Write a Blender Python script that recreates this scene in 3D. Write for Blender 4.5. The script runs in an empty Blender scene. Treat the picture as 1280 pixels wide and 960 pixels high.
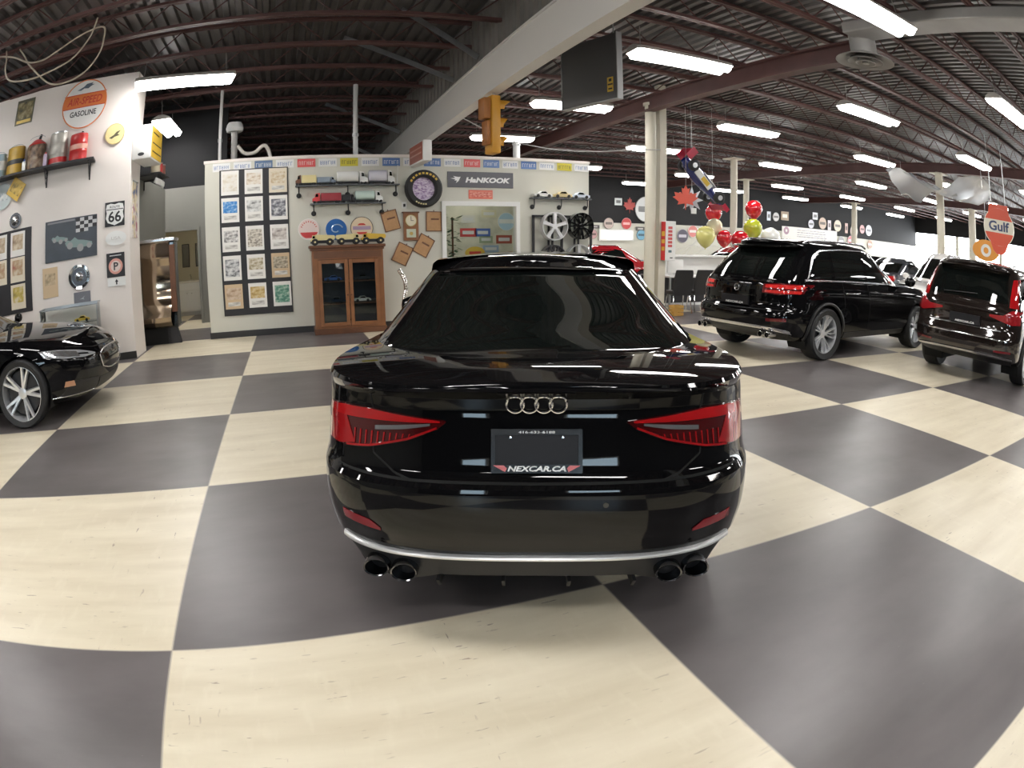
import bpy, bmesh, math, random
import numpy as np
from mathutils import Vector, Matrix
R = math.radians
PI = math.pi
SC = bpy.context.scene
COL = SC.collection
rng = random.Random(7)

# ------------------------------------------------------------------ materials
MATS = {}
def mat(name, col, rough=.5, metal=0., coat=0., spec=.5, emit=None, estr=0., noise=0., nscale=8., bump=0., bscale=60., alpha=1., trans=0.):
    if name in MATS: return MATS[name]
    m = bpy.data.materials.new(name); m.use_nodes = True
    nt = m.node_tree; b = nt.nodes['Principled BSDF']
    b.inputs['Base Color'].default_value = (*col, 1)
    b.inputs['Roughness'].default_value = rough
    b.inputs['Metallic'].default_value = metal
    b.inputs['Coat Weight'].default_value = coat
    b.inputs['Coat Roughness'].default_value = .02
    b.inputs['Specular IOR Level'].default_value = spec
    b.inputs['Alpha'].default_value = alpha
    b.inputs['Transmission Weight'].default_value = trans
    if emit:
        b.inputs['Emission Color'].default_value = (*emit, 1); b.inputs['Emission Strength'].default_value = estr
    if noise or bump:
        tc = nt.nodes.new('ShaderNodeTexCoord')
    if noise:
        n = nt.nodes.new('ShaderNodeTexNoise'); n.inputs['Scale'].default_value = nscale; n.inputs['Detail'].default_value = 6
        nt.links.new(tc.outputs['Object'], n.inputs['Vector'])
        mx = nt.nodes.new('ShaderNodeMix'); mx.data_type = 'RGBA'
        mx.inputs[6].default_value = (*[max(0, c*(1-noise)) for c in col], 1)
        mx.inputs[7].default_value = (*[min(1, c*(1+noise)) for c in col], 1)
        nt.links.new(n.outputs['Fac'], mx.inputs[0]); nt.links.new(mx.outputs[2], b.inputs['Base Color'])
    if bump:
        n2 = nt.nodes.new('ShaderNodeTexNoise'); n2.inputs['Scale'].default_value = bscale; n2.inputs['Detail'].default_value = 4
        nt.links.new(tc.outputs['Object'], n2.inputs['Vector'])
        bp = nt.nodes.new('ShaderNodeBump'); bp.inputs['Strength'].default_value = bump; bp.inputs['Distance'].default_value = .01
        nt.links.new(n2.outputs['Fac'], bp.inputs['Height']); nt.links.new(bp.outputs['Normal'], b.inputs['Normal'])
    MATS[name] = m
    return m

def pic(name, cols, scale=9., rough=.4, stretch=(1, 1, 1), detail=5):
    """A printed picture: blotches of the given colours."""
    if name in MATS: return MATS[name]
    m = bpy.data.materials.new(name); m.use_nodes = True
    nt = m.node_tree; b = nt.nodes['Principled BSDF']; b.inputs['Roughness'].default_value = rough
    tc = nt.nodes.new('ShaderNodeTexCoord'); mp = nt.nodes.new('ShaderNodeMapping'); mp.inputs['Scale'].default_value = stretch
    n = nt.nodes.new('ShaderNodeTexNoise'); n.inputs['Scale'].default_value = scale; n.inputs['Detail'].default_value = detail
    r = nt.nodes.new('ShaderNodeValToRGB')
    el = r.color_ramp.elements
    k = len(cols)
    el[0].position, el[0].color = .34, (*cols[0], 1)
    el[1].position, el[1].color = .66, (*cols[-1], 1)
    for i in range(1, k-1):
        e = el.new(.34+.32*i/(k-1)); e.color = (*cols[i], 1)
    nt.links.new(tc.outputs['Object'], mp.inputs['Vector']); nt.links.new(mp.outputs['Vector'], n.inputs['Vector'])
    nt.links.new(n.outputs['Fac'], r.inputs['Fac']); nt.links.new(r.outputs['Color'], b.inputs['Base Color'])
    MATS[name] = m
    return m

# ------------------------------------------------------------------ mesh building
class MB:
    def __init__(s): s.v = []; s.f = []
    def add(s, vs, fs):
        o = len(s.v); s.v += [tuple(map(float, p)) for p in vs]; s.f += [tuple(o+i for i in f) for f in fs]; return s
    def box(s, lo, hi, M=None, bev=0.):
        x0, y0, z0 = lo; x1, y1, z1 = hi
        if bev <= 0:
            P = [(x0,y0,z0),(x1,y0,z0),(x1,y1,z0),(x0,y1,z0),(x0,y0,z1),(x1,y0,z1),(x1,y1,z1),(x0,y1,z1)]
            F = [(0,3,2,1),(4,5,6,7),(0,1,5,4),(1,2,6,5),(2,3,7,6),(3,0,4,7)]
        else:
            bm = bmesh.new(); bmesh.ops.create_cube(bm, size=1)
            for v in bm.verts: v.co = Vector(((x0+x1)/2+v.co.x*(x1-x0), (y0+y1)/2+v.co.y*(y1-y0), (z0+z1)/2+v.co.z*(z1-z0)))
            bmesh.ops.bevel(bm, geom=list(bm.edges), offset=min(bev, .45*min(x1-x0, y1-y0, z1-z0)), segments=2, affect='EDGES', profile=.5)
            bm.verts.index_update(); P = [tuple(v.co) for v in bm.verts]; F = [tuple(v.index for v in f.verts) for f in bm.faces]; bm.free()
        if M is not None: P = [tuple(M @ Vector(p)) for p in P]
        return s.add(P, F)
    def lathe(s, prof, n=24, M=None, closed=False):
        """prof: (radius, height) pairs turned about z."""
        P = []; F = []; k = len(prof)
        for i in range(n):
            a = 2*PI*i/n; c, d = math.cos(a), math.sin(a)
            for r, z in prof: P.append((r*c, r*d, z))
        for i in range(n):
            j = (i+1) % n
            for q in range(k-1 if not closed else k):
                q2 = (q+1) % k
                F.append((i*k+q, j*k+q, j*k+q2, i*k+q2))
        if not closed:
            if prof[0][0] > 1e-6: F.append(tuple(i*k for i in reversed(range(n))))
            if prof[-1][0] > 1e-6: F.append(tuple(i*k+k-1 for i in range(n)))
        if M is not None: P = [tuple(M @ Vector(p)) for p in P]
        return s.add(P, F)
    def cyl(s, a, b, r, n=12, r2=None):
        a, b = Vector(a), Vector(b); d = b-a; L = d.length
        if L < 1e-7: return s
        M = Matrix.Translation(a) @ d.to_track_quat('Z', 'Y').to_matrix().to_4x4()
        return s.lathe([(r, 0), (r if r2 is None else r2, L)], n, M)
    def tube(s, pts, r, n=8, close=False):
        pts = [Vector(p) for p in pts]; k = len(pts); P = []; F = []
        up = Vector((0.01, 0.02, 1))
        prev = None
        for i, p in enumerate(pts):
            t = (pts[min(i+1, k-1)]-pts[max(i-1, 0)]) if not close else (pts[(i+1) % k]-pts[(i-1) % k])
            t.normalize()
            if prev is None:
                u = t.cross(up)
                if u.length < .05: u = t.cross(Vector((1, 0, 0)))
            else: u = prev-t*prev.dot(t)
            u.normalize(); prev = u; w = t.cross(u)
            rr = r[i] if isinstance(r, (list, tuple)) else r
            for j in range(n):
                a = 2*PI*j/n; P.append(p+u*(rr*math.cos(a))+w*(rr*math.sin(a)))
        for i in range(k if close else k-1):
            i2 = (i+1) % k
            for j in range(n):
                j2 = (j+1) % n; F.append((i*n+j, i*n+j2, i2*n+j2, i2*n+j))
        if not close: F += [tuple(reversed(range(n))), tuple((k-1)*n+j for j in range(n))]
        return s.add(P, F)
    def prism(s, poly, z0, z1, M=None):
        """poly (x,y) list extruded z0..z1 in the local frame, then M."""
        k = len(poly)
        P = [(x, y, z0) for x, y in poly]+[(x, y, z1) for x, y in poly]
        F = [tuple(reversed(range(k))), tuple(range(k, 2*k))]+[(i, (i+1) % k, k+(i+1) % k, k+i) for i in range(k)]
        if M is not None: P = [tuple(M @ Vector(p)) for p in P]
        return s.add(P, F)
    def grid(s, rows, wrap=False):
        n = len(rows[0]); P = [p for r in rows for p in r]; F = []
        for i in range(len(rows)-1):
            for j in range(n if wrap else n-1):
                j2 = (j+1) % n; F.append((i*n+j, i*n+j2, (i+1)*n+j2, (i+1)*n+j))
        return s.add(P, F)
    def sphere(s, c, r, n=16, sq=(1, 1, 1)):
        k = n//2
        prof = [(math.sin(PI*i/k)*r if 0 < i < k else 0, -math.cos(PI*i/k)*r) for i in range(k+1)]
        return s.lathe(prof, n, Matrix.Translation(c) @ Matrix.Diagonal((*sq, 1)))

def obj(name, mb, m, parent=None, smooth=True, ang=32, weld=True, M=None):
    me = bpy.data.meshes.new(name)
    vs = mb.v if M is None else [tuple(M @ Vector(p)) for p in mb.v]
    me.from_pydata(vs, [], mb.f)
    if weld:
        bm = bmesh.new(); bm.from_mesh(me); bmesh.ops.remove_doubles(bm, verts=bm.verts, dist=1e-5)
        bmesh.ops.dissolve_degenerate(bm, dist=1e-6, edges=bm.edges)
        bmesh.ops.recalc_face_normals(bm, faces=bm.faces); bm.to_mesh(me); bm.free()
    if smooth:
        me.polygons.foreach_set('use_smooth', [True]*len(me.polygons)); me.set_sharp_from_angle(angle=R(ang))
    me.materials.append(m)
    o = bpy.data.objects.new(name, me); COL.objects.link(o)
    if parent: o.parent = parent
    return o

def thing(name, label, cat, loc=(0, 0, 0), rz=0., group=None, rot=None):
    o = bpy.data.objects.new(name, None); COL.objects.link(o); o.empty_display_size = .1
    o.location = loc; o.rotation_euler = rot if rot else (0, 0, rz)
    o['label'] = label; o['category'] = cat
    if group: o['group'] = group
    return o
def tag(o, label, cat, group=None, loc=None, rz=None):
    o['label'] = label; o['category'] = cat
    if group: o['group'] = group
    if loc is not None: o.location = loc
    if rz is not None: o.rotation_euler = (0, 0, rz)
    return o
def struct(name, mb, m, smooth=False, parent=None, weld=True):
    o = obj(name, mb, m, parent, smooth=smooth, weld=weld)
    if parent is None: o['kind'] = 'structure'
    return o
def dup(root, label=None, loc=None, rz=None):
    r = root.copy(); COL.objects.link(r)
    if label: r['label'] = label
    if loc is not None: r.location = loc
    if rz is not None: r.rotation_euler = (0, 0, rz)
    for ch in list(root.children):
        c = ch.copy(); COL.objects.link(c); c.parent = r
        for g in list(ch.children):
            d = g.copy(); COL.objects.link(d); d.parent = c
    return r

def text_mb(s, height, depth=.002, bold=0., shear=0., width=None, align='CENTER'):
    """Lettering in the xz plane facing -y, centred on its box."""
    c = bpy.data.curves.new('t', 'FONT'); c.body = s; c.size = 1.; c.shear = shear; c.offset = bold; c.resolution_u = 3; c.fill_mode = 'NONE' if False else 'BOTH'
    o = bpy.data.objects.new('t', c); COL.objects.link(o)
    dg = bpy.context.evaluated_depsgraph_get(); dg.update()
    me = bpy.data.meshes.new_from_object(o.evaluated_get(dg))
    vs = [v.co.copy() for v in me.vertices]; fs = [tuple(p.vertices) for p in me.polygons]
    bpy.data.objects.remove(o); bpy.data.curves.remove(c); bpy.data.meshes.remove(me)
    mb = MB()
    if not vs: return mb
    x0 = min(v.x for v in vs); x1 = max(v.x for v in vs); y0 = min(v.y for v in vs); y1 = max(v.y for v in vs)
    k = height/(y1-y0); kx = k if width is None else width/(x1-x0)
    mb.add([((v.x-(x0+x1)/2)*kx, -depth, (v.y-(y0+y1)/2)*k) for v in vs], fs)
    return mb
# ------------------------------------------------------------------ the setting
T = 1.83                                       # side of one big floor tile
def floor_mat():
    m = bpy.data.materials.new('checker_vinyl'); m.use_nodes = True
    nt = m.node_tree; N = nt.nodes; L = nt.links; b = N['Principled BSDF']
    def nd(t, **k):
        n = N.new(t)
        for a, v in k.items(): setattr(n, a, v)
        return n
    def math_(op, a, bb=None, cc=None):
        n = nd('ShaderNodeMath', operation=op)
        for i, x in enumerate((a, bb, cc)):
            if x is None: continue
            if isinstance(x, (int, float)): n.inputs[i].default_value = x
            else: L.new(x, n.inputs[i])
        return n.outputs[0]
    def mix(f, a, c):
        n = nd('ShaderNodeMix', data_type='RGBA')
        for i, x in ((0, f), (6, a), (7, c)):
            if isinstance(x, (int, float)): n.inputs[i].default_value = x
            elif isinstance(x, tuple): n.inputs[i].default_value = (*x, 1)
            else: L.new(x, n.inputs[i])
        return n.outputs[2]
    def noise(sc, det=5, st=(1, 1, 1), rotz=0, rough=.55):
        mp = nd('ShaderNodeMapping'); mp.inputs['Scale'].default_value = st; mp.inputs['Rotation'].default_value = (0, 0, rotz)
        L.new(tc.outputs['Object'], mp.inputs['Vector'])
        n = nd('ShaderNodeTexNoise'); n.inputs['Scale'].default_value = sc; n.inputs['Detail'].default_value = det; n.inputs['Roughness'].default_value = rough
        L.new(mp.outputs['Vector'], n.inputs['Vector']); return n.outputs['Fac']
    def step(x, a, c):
        n = nd('ShaderNodeMapRange'); n.inputs['From Min'].default_value = a; n.inputs['From Max'].default_value = c; L.new(x, n.inputs['Value']); return n.outputs[0]
    tc = nd('ShaderNodeTexCoord'); sp = nd('ShaderNodeSeparateXYZ'); L.new(tc.outputs['Object'], sp.inputs[0])
    u = math_('DIVIDE', sp.outputs['X'], T); v = math_('DIVIDE', sp.outputs['Y'], T)
    par = math_('FLOORED_MODULO', math_('ADD', math_('FLOOR', u), math_('FLOOR', v)), 2.)      # 0 dark, 1 cream
    du = math_('PINGPONG', u, .5); dv = math_('PINGPONG', v, .5)
    seam = math_('LESS_THAN', math_('MINIMUM', du, dv), .0028)
    # cream marbled vinyl: long soft streaks and a few dark flecks
    st = noise(2.2, 8, (.45, 2.6, 1)); st2 = noise(7, 6, (2.2, .7, 1), .3)
    cream = mix(step(st, .3, .7), (.62, .545, .40), (.76, .69, .535))
    cream = mix(math_('MULTIPLY', step(st2, .55, .75), .35), cream, (.80, .74, .585))
    fl = noise(9, 3, (.9, 5.5, 1), .25); fl2 = noise(1.1, 3)
    fleck = math_('MULTIPLY', step(fl, .665, .70), step(fl2, .42, .6))
    f3 = noise(8, 3, (5.2, .9, 1), -.1); f4 = noise(.9, 3, (1.3, .8, 1), .7)
    fleck = math_('MAXIMUM', fleck, math_('MULTIPLY', step(f3, .675, .705), step(f4, .48, .6)))
    cream = mix(math_('MULTIPLY', fleck, .62), cream, (.17, .10, .075))
    # charcoal vinyl
    d1 = noise(1.6, 6, (.7, 1.5, 1)); d2 = noise(24, 3, (1, 4, 1), .4)
    dark = mix(step(d1, .3, .7), (.092, .082, .081), (.142, .127, .126))
    dark = mix(math_('MULTIPLY', step(d2, .74, .78), .5), dark, (.35, .33, .32))
    col = mix(par, dark, cream)
    col = mix(math_('MULTIPLY', seam, .55), col, (.42, .37, .30))
    L.new(col, b.inputs['Base Color'])
    rg = noise(2.3, 5); rr = nd('ShaderNodeMapRange'); rr.inputs['To Min'].default_value = .28; rr.inputs['To Max'].default_value = .42
    L.new(rg, rr.inputs['Value']); L.new(rr.outputs[0], b.inputs['Roughness'])
    bp = nd('ShaderNodeBump'); bp.inputs['Strength'].default_value = .12; bp.inputs['Distance'].default_value = .004
    L.new(noise(5, 5), bp.inputs['Height']); L.new(bp.outputs['Normal'], b.inputs['Normal'])
    return m

X0, X1, Y0, Y1, ZD = -8.2, 41., -8.6, 24.2, 5.02
struct('floor', MB().box((X0-.3, Y0-.3, -.12), (X1+.3, Y1+.3, 0)), floor_mat())

m_wall = mat('cream_paint', (.80, .745, .70), .55, noise=.05, nscale=1.2, bump=.05, bscale=90)
m_wall2 = mat('grey_cream_paint', (.61, .60, .525), .55, noise=.05, nscale=1.2)
m_grey = mat('grey_paint', (.21, .205, .185), .6, noise=.08, nscale=1.5)
m_dark = mat('dark_wall_paint', (.006, .006, .0075), .75, noise=.2, nscale=1.)
m_base = mat('black_vinyl_base', (.022, .02, .02), .4)
m_white = mat('white_paint', (.80, .79, .76), .4)
m_deck = mat('galvanised_deck', (.115, .108, .105), .38, metal=.55, noise=.35, nscale=1.3)
m_brown = mat('red_oxide_steel', (.085, .034, .030), .55, noise=.4, nscale=3)
m_steel = mat('zinc_steel', (.42, .43, .44), .35, metal=.9, noise=.25, nscale=6)
m_clad = mat('weathered_cladding', (.20, .185, .17), .5, metal=.3, noise=.45, nscale=2.)

# roof deck: flutes that run away from the camera
mb = MB(); p = .20; n = int((X1-X0+1.2)/p)
prof = []
for i in range(n):
    x = X0-.6+i*p; prof += [(x, ZD), (x+.085, ZD), (x+.105, ZD+.05), (x+.18, ZD+.05)]
ys = [Y0-.4, -2, 4, 10, 16, Y1+.4]
mb.grid([[(x, y, z) for x, z in prof] for y in ys])
struct('ceiling', mb, m_deck)
# open web joists across the room
k = 0
y = -7.3
while y < 24:
    mb = MB(); zb, zt = 4.55, 4.99
    for z in (zb, zt-.03):
        mb.box((X0+.1, y-.055, z), (X1-.1, y-.008, z+.045)); mb.box((X0+.1, y+.008, z), (X1-.1, y+.055, z+.045))
    x = X0+.2; up = True
    while x < X1-.7:
        a, b = (zb+.03, zt-.02) if up else (zt-.02, zb+.03)
        mb.cyl((x, y, a), (x+.46, y, b), .011, 5); x += .46; up = not up
    struct('ceiling_joist', mb, m_brown); k += 1
    y += 1.32
for gx in (7.72, 17.9, 28.1):                   # girders on the posts
    mb = MB(); ya = 3.2 if gx < 8 else Y0+.1
    mb.box((gx-.11, ya, 4.22), (gx+.11, Y1-.1, 4.25)).box((gx-.11, ya, 4.51), (gx+.11, Y1-.1, 4.54)).box((gx-.012, ya, 4.25), (gx+.012, Y1-.1, 4.51))
    struct('ceiling_girder', mb, m_brown)

# walls
LWA = Vector((-1.87, 7.717, 0)); LWU = Vector((-.9773, -.2119, 0)); LWN = Vector((.2119, -.9773, 0))   # left wall: corner, along, outwards
LWR = math.atan2(.2119, .9773)
def lw(s, z, d=0.):                             # point on the left wall: s metres from A(-1.72,7.75), z up, d proud of it
    return Vector((-1.72, 7.75, 0))+LWU*s+LWN*d+Vector((0, 0, z))
e = LWA+LWU*6.4
mb = MB(); mb.prism([(LWA.x, LWA.y), (LWA.x, 8.42), (LWA.x-.4, 8.42), (e.x, e.y+.6), (e.x, e.y)], 0, 4.56)
struct('wall_left', mb, m_wall)
a = lw(.155, 0); mb = MB()
M_LW = Matrix.Translation(LWA) @ Matrix.Rotation(LWR, 4, 'Z')      # local x towards the corner is +x; the wall runs to -x, faces -y
mb.box((-6.3, -.012, 0), (0, .0, .11), M_LW)
struct('baseboard_left', mb, m_base)
mb = MB(); mb.box((X0-.3, Y0-.3, 0), (X0, 12.4, 5.3)); struct('wall_side', mb, m_grey)
mb = MB(); mb.box((X0, Y0-.3, 0), (X1, Y0, 5.3)); struct('wall_rear', mb, m_dark)
# the free-standing office box with all the pictures
mb = MB(); mb.box((-.80, 9.1, 0), (3.44, 9.24, 3.09)).box((4.88, 9.1, 0), (6.41, 9.24, 3.09)).box((3.44, 9.1, 0), (4.88, 9.24, .89)).box((3.44, 9.1, 2.22), (4.88, 9.24, 3.09)).box((-.80, 9.24, 0), (-.66, 12.0, 3.09)).box((6.27, 9.24, 0), (6.41, 12.6, 3.09))
struct('wall_partition', mb, m_wall2)
mb = MB(); mb.box((-.815, 9.085, 0), (6.425, 9.1, .11)).box((-.815, 9.1, 0), (-.80, 12, .11)).box((6.41, 9.1, 0), (6.425, 12.6, .11)); struct('baseboard_partition', mb, m_base)
mb = MB(); mb.box((-.82, 9.09, 3.05), (6.43, 9.26, 3.10)).box((-.82, 9.26, 3.05), (-.64, 12, 3.10)); struct('trim_partition', mb, m_wall)
# corridor behind, with a doorway to a washroom
mb = MB(); mb.box((-6, 12, 0), (-2.14, 12.15, 3.0)).box((-1.36, 12, 0), (-.66, 12.15, 3.0)).box((-2.14, 12, 2.04), (-1.36, 12.15, 3.0))
struct('wall_corridor', mb, m_grey)
mb = MB(); mb.box((-6, 12.3, 3.0), (-.70, 12.4, 5.0)); struct('wall_corridor_upper', mb, m_dark)
mb = MB(); mb.box((-2.0, 14.6, 0), (-.4, 14.7, 2.6)).box((-3.3, 14.6, 0), (-2.0, 14.7, 2.6)).box((-3.3, 12.15, 0), (-3.2, 14.6, 2.6)).box((-.66, 12.15, 0), (-.56, 14.6, 2.6))
struct('wall_washroom', mb, mat('washroom_paint', (.46, .43, .33), .55))
mb = MB(); mb.box((-3.3, 12.15, 2.6), (-.5, 14.7, 2.65)); struct('ceiling_washroom', mb, m_white)
mb = MB()
for (a, b) in (((-2.20, 11.97, 0), (-2.14, 12.0, 2.10)), ((-1.36, 11.97, 0), (-1.30, 12.0, 2.10)), ((-2.14, 11.97, 2.04), (-1.36, 12.0, 2.10))): mb.box(a, b)
struct('trim_doorway', mb, m_grey)
# back of the showroom: dark band over a pale one
mb = MB(); mb.box((6.4, Y1-.1, 0), (X1, Y1+.2, 2.5)); struct('wall_back', mb, m_wall2)
mb = MB(); mb.box((6.4, Y1-.12, 2.5), (X1, Y1+.2, 5.3)); struct('wall_back_upper', mb, m_dark)
mb = MB(); mb.box((-6, Y1-.1, 0), (6.4, Y1+.2, 5.3)); struct('wall_back_left', mb, m_dark)
# far end: glazed front
m_day = mat('daylight_glazing', (.8, .8, .8), .3, emit=(.93, .97, 1.0), estr=11.)
struct('wall_far_upper', MB().box((X1-.02, Y0, 3.5), (X1+.3, Y1, 5.3)), m_dark)
mb = MB(); mb.box((X1, Y0, 0), (X1+.3, Y1, .7))
for yy in np.arange(Y0, Y1+.1, 4.1): mb.box((X1, yy-.12, .7), (X1+.3, yy+.12, 3.5))
struct('wall_far', mb, m_wall2)
i = 1
for yy in np.arange(Y0, Y1-4, 4.1):
    mb = MB(); mb.box((X1+.12, yy+.12, .7), (X1+.16, yy+3.98, 3.5)); w = struct('window_%d' % i, mb, m_day); i += 1
    f = MB(); f.box((X1+.05, yy+2.0, .7), (X1+.12, yy+2.1, 3.5)).box((X1+.05, yy+.12, 2.6), (X1+.12, yy+3.98, 2.68)); obj('window_frame', f, m_white, w, smooth=False)
# two windows behind the camera that show in the paint
for (wx, wz0, wz1, ww) in ((-4.3, 1.0, 2.7, 1.1), (-1.0, 1.3, 2.5, 1.6)):
    mb = MB(); mb.box((wx, Y0+.0, wz0), (wx+ww, Y0+.03, wz1)); w = struct('window_%d' % i, mb, mat('daylight_pane', (.8, .8, .8), .3, emit=(.62, .84, 1.0), estr=9.)); i += 1
    f = MB(); f.box((wx-.08, Y0, wz0-.08), (wx, Y0+.06, wz1+.08)).box((wx+ww, Y0, wz0-.08), (wx+ww+.08, Y0+.06, wz1+.08)).box((wx, Y0, wz0-.08), (wx+ww, Y0+.06, wz0)).box((wx, Y0, wz1), (wx+ww, Y0+.06, wz1+.08)); obj('window_frame', f, m_white, w, smooth=False)

# white bulkhead beam and the weathered cladding above it
m_beam = mat('beam_white', (.74, .72, .69), .45, noise=.04, nscale=1)
mb = MB(); mb.box((3.4, -7.5, 3.6), (3.54, 23.9, 4.15)); mb.box((3.38, -7.5, 4.13), (3.56, 23.9, 4.16)).box((3.38, -7.5, 3.585), (3.56, 23.9, 3.60))
struct('trim_beam', mb, m_beam)
mb = MB(); y = -7.5; row = []
while y < 23.8:
    row += [(3.43, y), (3.43, y+.11), (3.47, y+.14), (3.47, y+.25)]; y += .28
mb.grid([[(x, yy, z) for x, yy in row] for z in (4.16, 4.6, 5.0)])
struct('wall_cladding', mb, m_clad)
for (y, x) in ((6.75, 2.25), (8.15, 1.55), (13.2, 1.6), (17.5, 1.9)):
    mb = MB(); a = Vector((3.42, y, 4.3)); b = Vector((x, y-.05, 5.0)); d = (b-a).normalized(); nrm = Vector((0, 1, 0)); w = d.cross(nrm)
    for off, q in (((0, 0), nrm), ((0, 0), w)):
        P = [a, b, b+q*.09, a+q*.09]; t = (w if q is nrm else nrm)*.006
        mb.add(P+[v+t for v in P], [(0, 1, 2, 3), (7, 6, 5, 4), (0, 4, 5, 1), (1, 5, 6, 2), (2, 6, 7, 3), (3, 7, 4, 0)])
    struct('trim_brace', mb, m_steel)

# posts
m_post = mat('post_cream', (.62, .58, .48), .45, noise=.06, nscale=4)
mb = MB(); mb.cyl((7.80, 9.0, 0), (7.80, 9.0, 4.42), .115, 20); mb.cyl((7.80, 9.0, 4.36), (7.80, 9.0, 4.42), .15, 20); struct('pillar_round', mb, m_post, smooth=True)
mb = MB(); mb.box((7.98, 8.93, 0), (8.16, 9.11, 4.85), bev=.012); mb.box((7.98, 8.93, 0), (8.16, 9.11, .02)); struct('pillar_square', mb, m_post)
for (x, y, r) in ((17.9, 8.05, .14), (13.6, 13.2, .11), (28.1, 12.0, .2), (28.1, 20.0, .16), (17.9, 17.5, .12)):
    mb = MB(); mb.cyl((x, y, 0), (x, y, 4.25), r, 16).box((x-.25, y-.25, 4.19), (x+.25, y+.25, 4.22)); struct('pillar', mb, m_post, smooth=True)
# ------------------------------------------------------------------ cars
def pchip(xs, ys):
    xs=np.array(xs,float); ys=np.array(ys,float); h=np.diff(xs); d=np.diff(ys)/h; m=np.zeros_like(xs)
    m[0],m[-1]=d[0],d[-1]
    for i in range(1,len(xs)-1):
        if d[i-1]*d[i]>0:
            w1,w2=2*h[i]+h[i-1],h[i]+2*h[i-1]; m[i]=(w1+w2)/(w1/d[i-1]+w2/d[i])
    def f(x):
        x=np.clip(np.asarray(x,float),xs[0],xs[-1]); i=np.clip(np.searchsorted(xs,x,side='right')-1,0,len(h)-1)
        t=(x-xs[i])/h[i]; a,b=ys[i],ys[i+1]
        return a*(1+2*t)*(1-t)**2+b*t*t*(3-2*t)+h[i]*(m[i]*t*(1-t)**2-m[i+1]*t*t*(1-t))
    return f
class Shell:
    """A stack of car-shaped outlines: x forward from the rear, y to the left, z up."""
    def __init__(s, zb, zt, xr, xf, hw, ar, pr, af, pf, vs=None):
        s.zb=zb if callable(zb) else (lambda x,c=zb: np.zeros_like(np.asarray(x,float))+c)
        s.zt=zt if callable(zt) else (lambda x,c=zt: np.zeros_like(np.asarray(x,float))+c)
        s.xr=pchip(*xr); s.xf=pchip(*xf); s.hw=pchip(*hw); s.ar,s.pr,s.af,s.pf=ar,pr,af,pf
        s.vs=vs
    def v(s,x,z):
        return np.clip((z-s.zb(x))/(s.zt(x)-s.zb(x)),0,1)
    def rear(s,y,z,off=0.0):
        x=s.xr(0.5)
        for _ in range(4):
            v=s.v(x,z); r=min(abs(y)/s.hw(v),0.9995)
            x=s.xr(v)+s.ar*(1-(1-r**s.pr)**(1/s.pr))
        return np.array([float(x)-off,y,z])
    def front(s,y,z,off=0.0):
        x=s.xf(0.5)
        for _ in range(4):
            v=s.v(x,z); r=min(abs(y)/s.hw(v),0.9995)
            x=s.xf(v)-s.af*(1-(1-r**s.pf)**(1/s.pf))
        return np.array([float(x)+off,y,z])
    def side(s,x,z,sgn,off=0.0):
        v=s.v(x,z); w=s.hw(v); a=s.xr(v); b=s.xf(v); k=1.0
        if x<a+s.ar: t=np.clip((a+s.ar-x)/s.ar,0,1); k=(1-t**s.pr)**(1/s.pr)
        if x>b-s.af: t=np.clip((x-b+s.af)/s.af,0,1); k=min(k,(1-t**s.pf)**(1/s.pf))
        return np.array([x,sgn*(float(w*k)+off),z])
    def ring(s,v,nr=22,ns=40,nf=20):
        w=float(s.hw(v)); a=float(s.xr(v)); b=float(s.xf(v)); P=[]
        for i in range(nr+1):
            f=math.pi/2*i/nr; P.append((a+s.ar*(1-math.cos(f)**(2/s.pr)), w*math.sin(f)**(2/s.pr)))
        x0,x1=a+s.ar,b-s.af
        for i in range(1,ns): P.append((x0+(x1-x0)*i/ns,w))
        for i in range(nf+1):
            f=math.pi/2*(1-i/nf); P.append((b-s.af*(1-math.cos(f)**(2/s.pf)) if i<nf else b, w*math.sin(f)**(2/s.pf) if i<nf else 0.0))
        out=[]
        for x,y in P:
            zb,zt=float(s.zb(x)),float(s.zt(x)); out.append((x,y,zb+(zt-zb)*v))
        return out
m_black = mat('black_paint', (.0035, .0035, .004), .03, spec=.38)
m_glass = mat('tinted_glass', (.004, .0055, .005), .01, spec=.6)
m_blackpl = mat('black_plastic', (.012, .012, .013), .45)
m_gloss = mat('gloss_black_trim', (.006, .006, .006), .12, coat=.6)
m_rubber = mat('tyre_rubber', (.014, .014, .015), .62, bump=.2, bscale=40)
m_chrome = mat('chrome', (.82, .82, .83), .08, metal=1.)
m_satin = mat('satin_silver', (.62, .62, .63), .24, metal=1.)
m_alloy = mat('alloy_silver', (.80, .81, .83), .30, metal=.75)
m_alloyd = mat('alloy_dark', (.10, .10, .11), .3, metal=.9)
m_red = mat('red_lens', (.34, .006, .008), .08, coat=1., emit=(.9, .02, .02), estr=.04)
m_redd = mat('dark_red_lens', (.12, .004, .006), .1, coat=1.)
m_clear = mat('clear_lens', (.55, .56, .58), .08, metal=.5, coat=1.)
m_lamp = mat('headlamp_chrome', (.75, .76, .78), .12, metal=.9, coat=1.)
m_void = mat('dark_void', (.004, .004, .004), .8)
m_gap = mat('panel_gap', (.0015, .0015, .0015), .9)
m_plate = mat('plate_black', (.011, .011, .014), .5, spec=.3)
m_disc = mat('brake_disc', (.06, .06, .065), .4, metal=.7)

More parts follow.
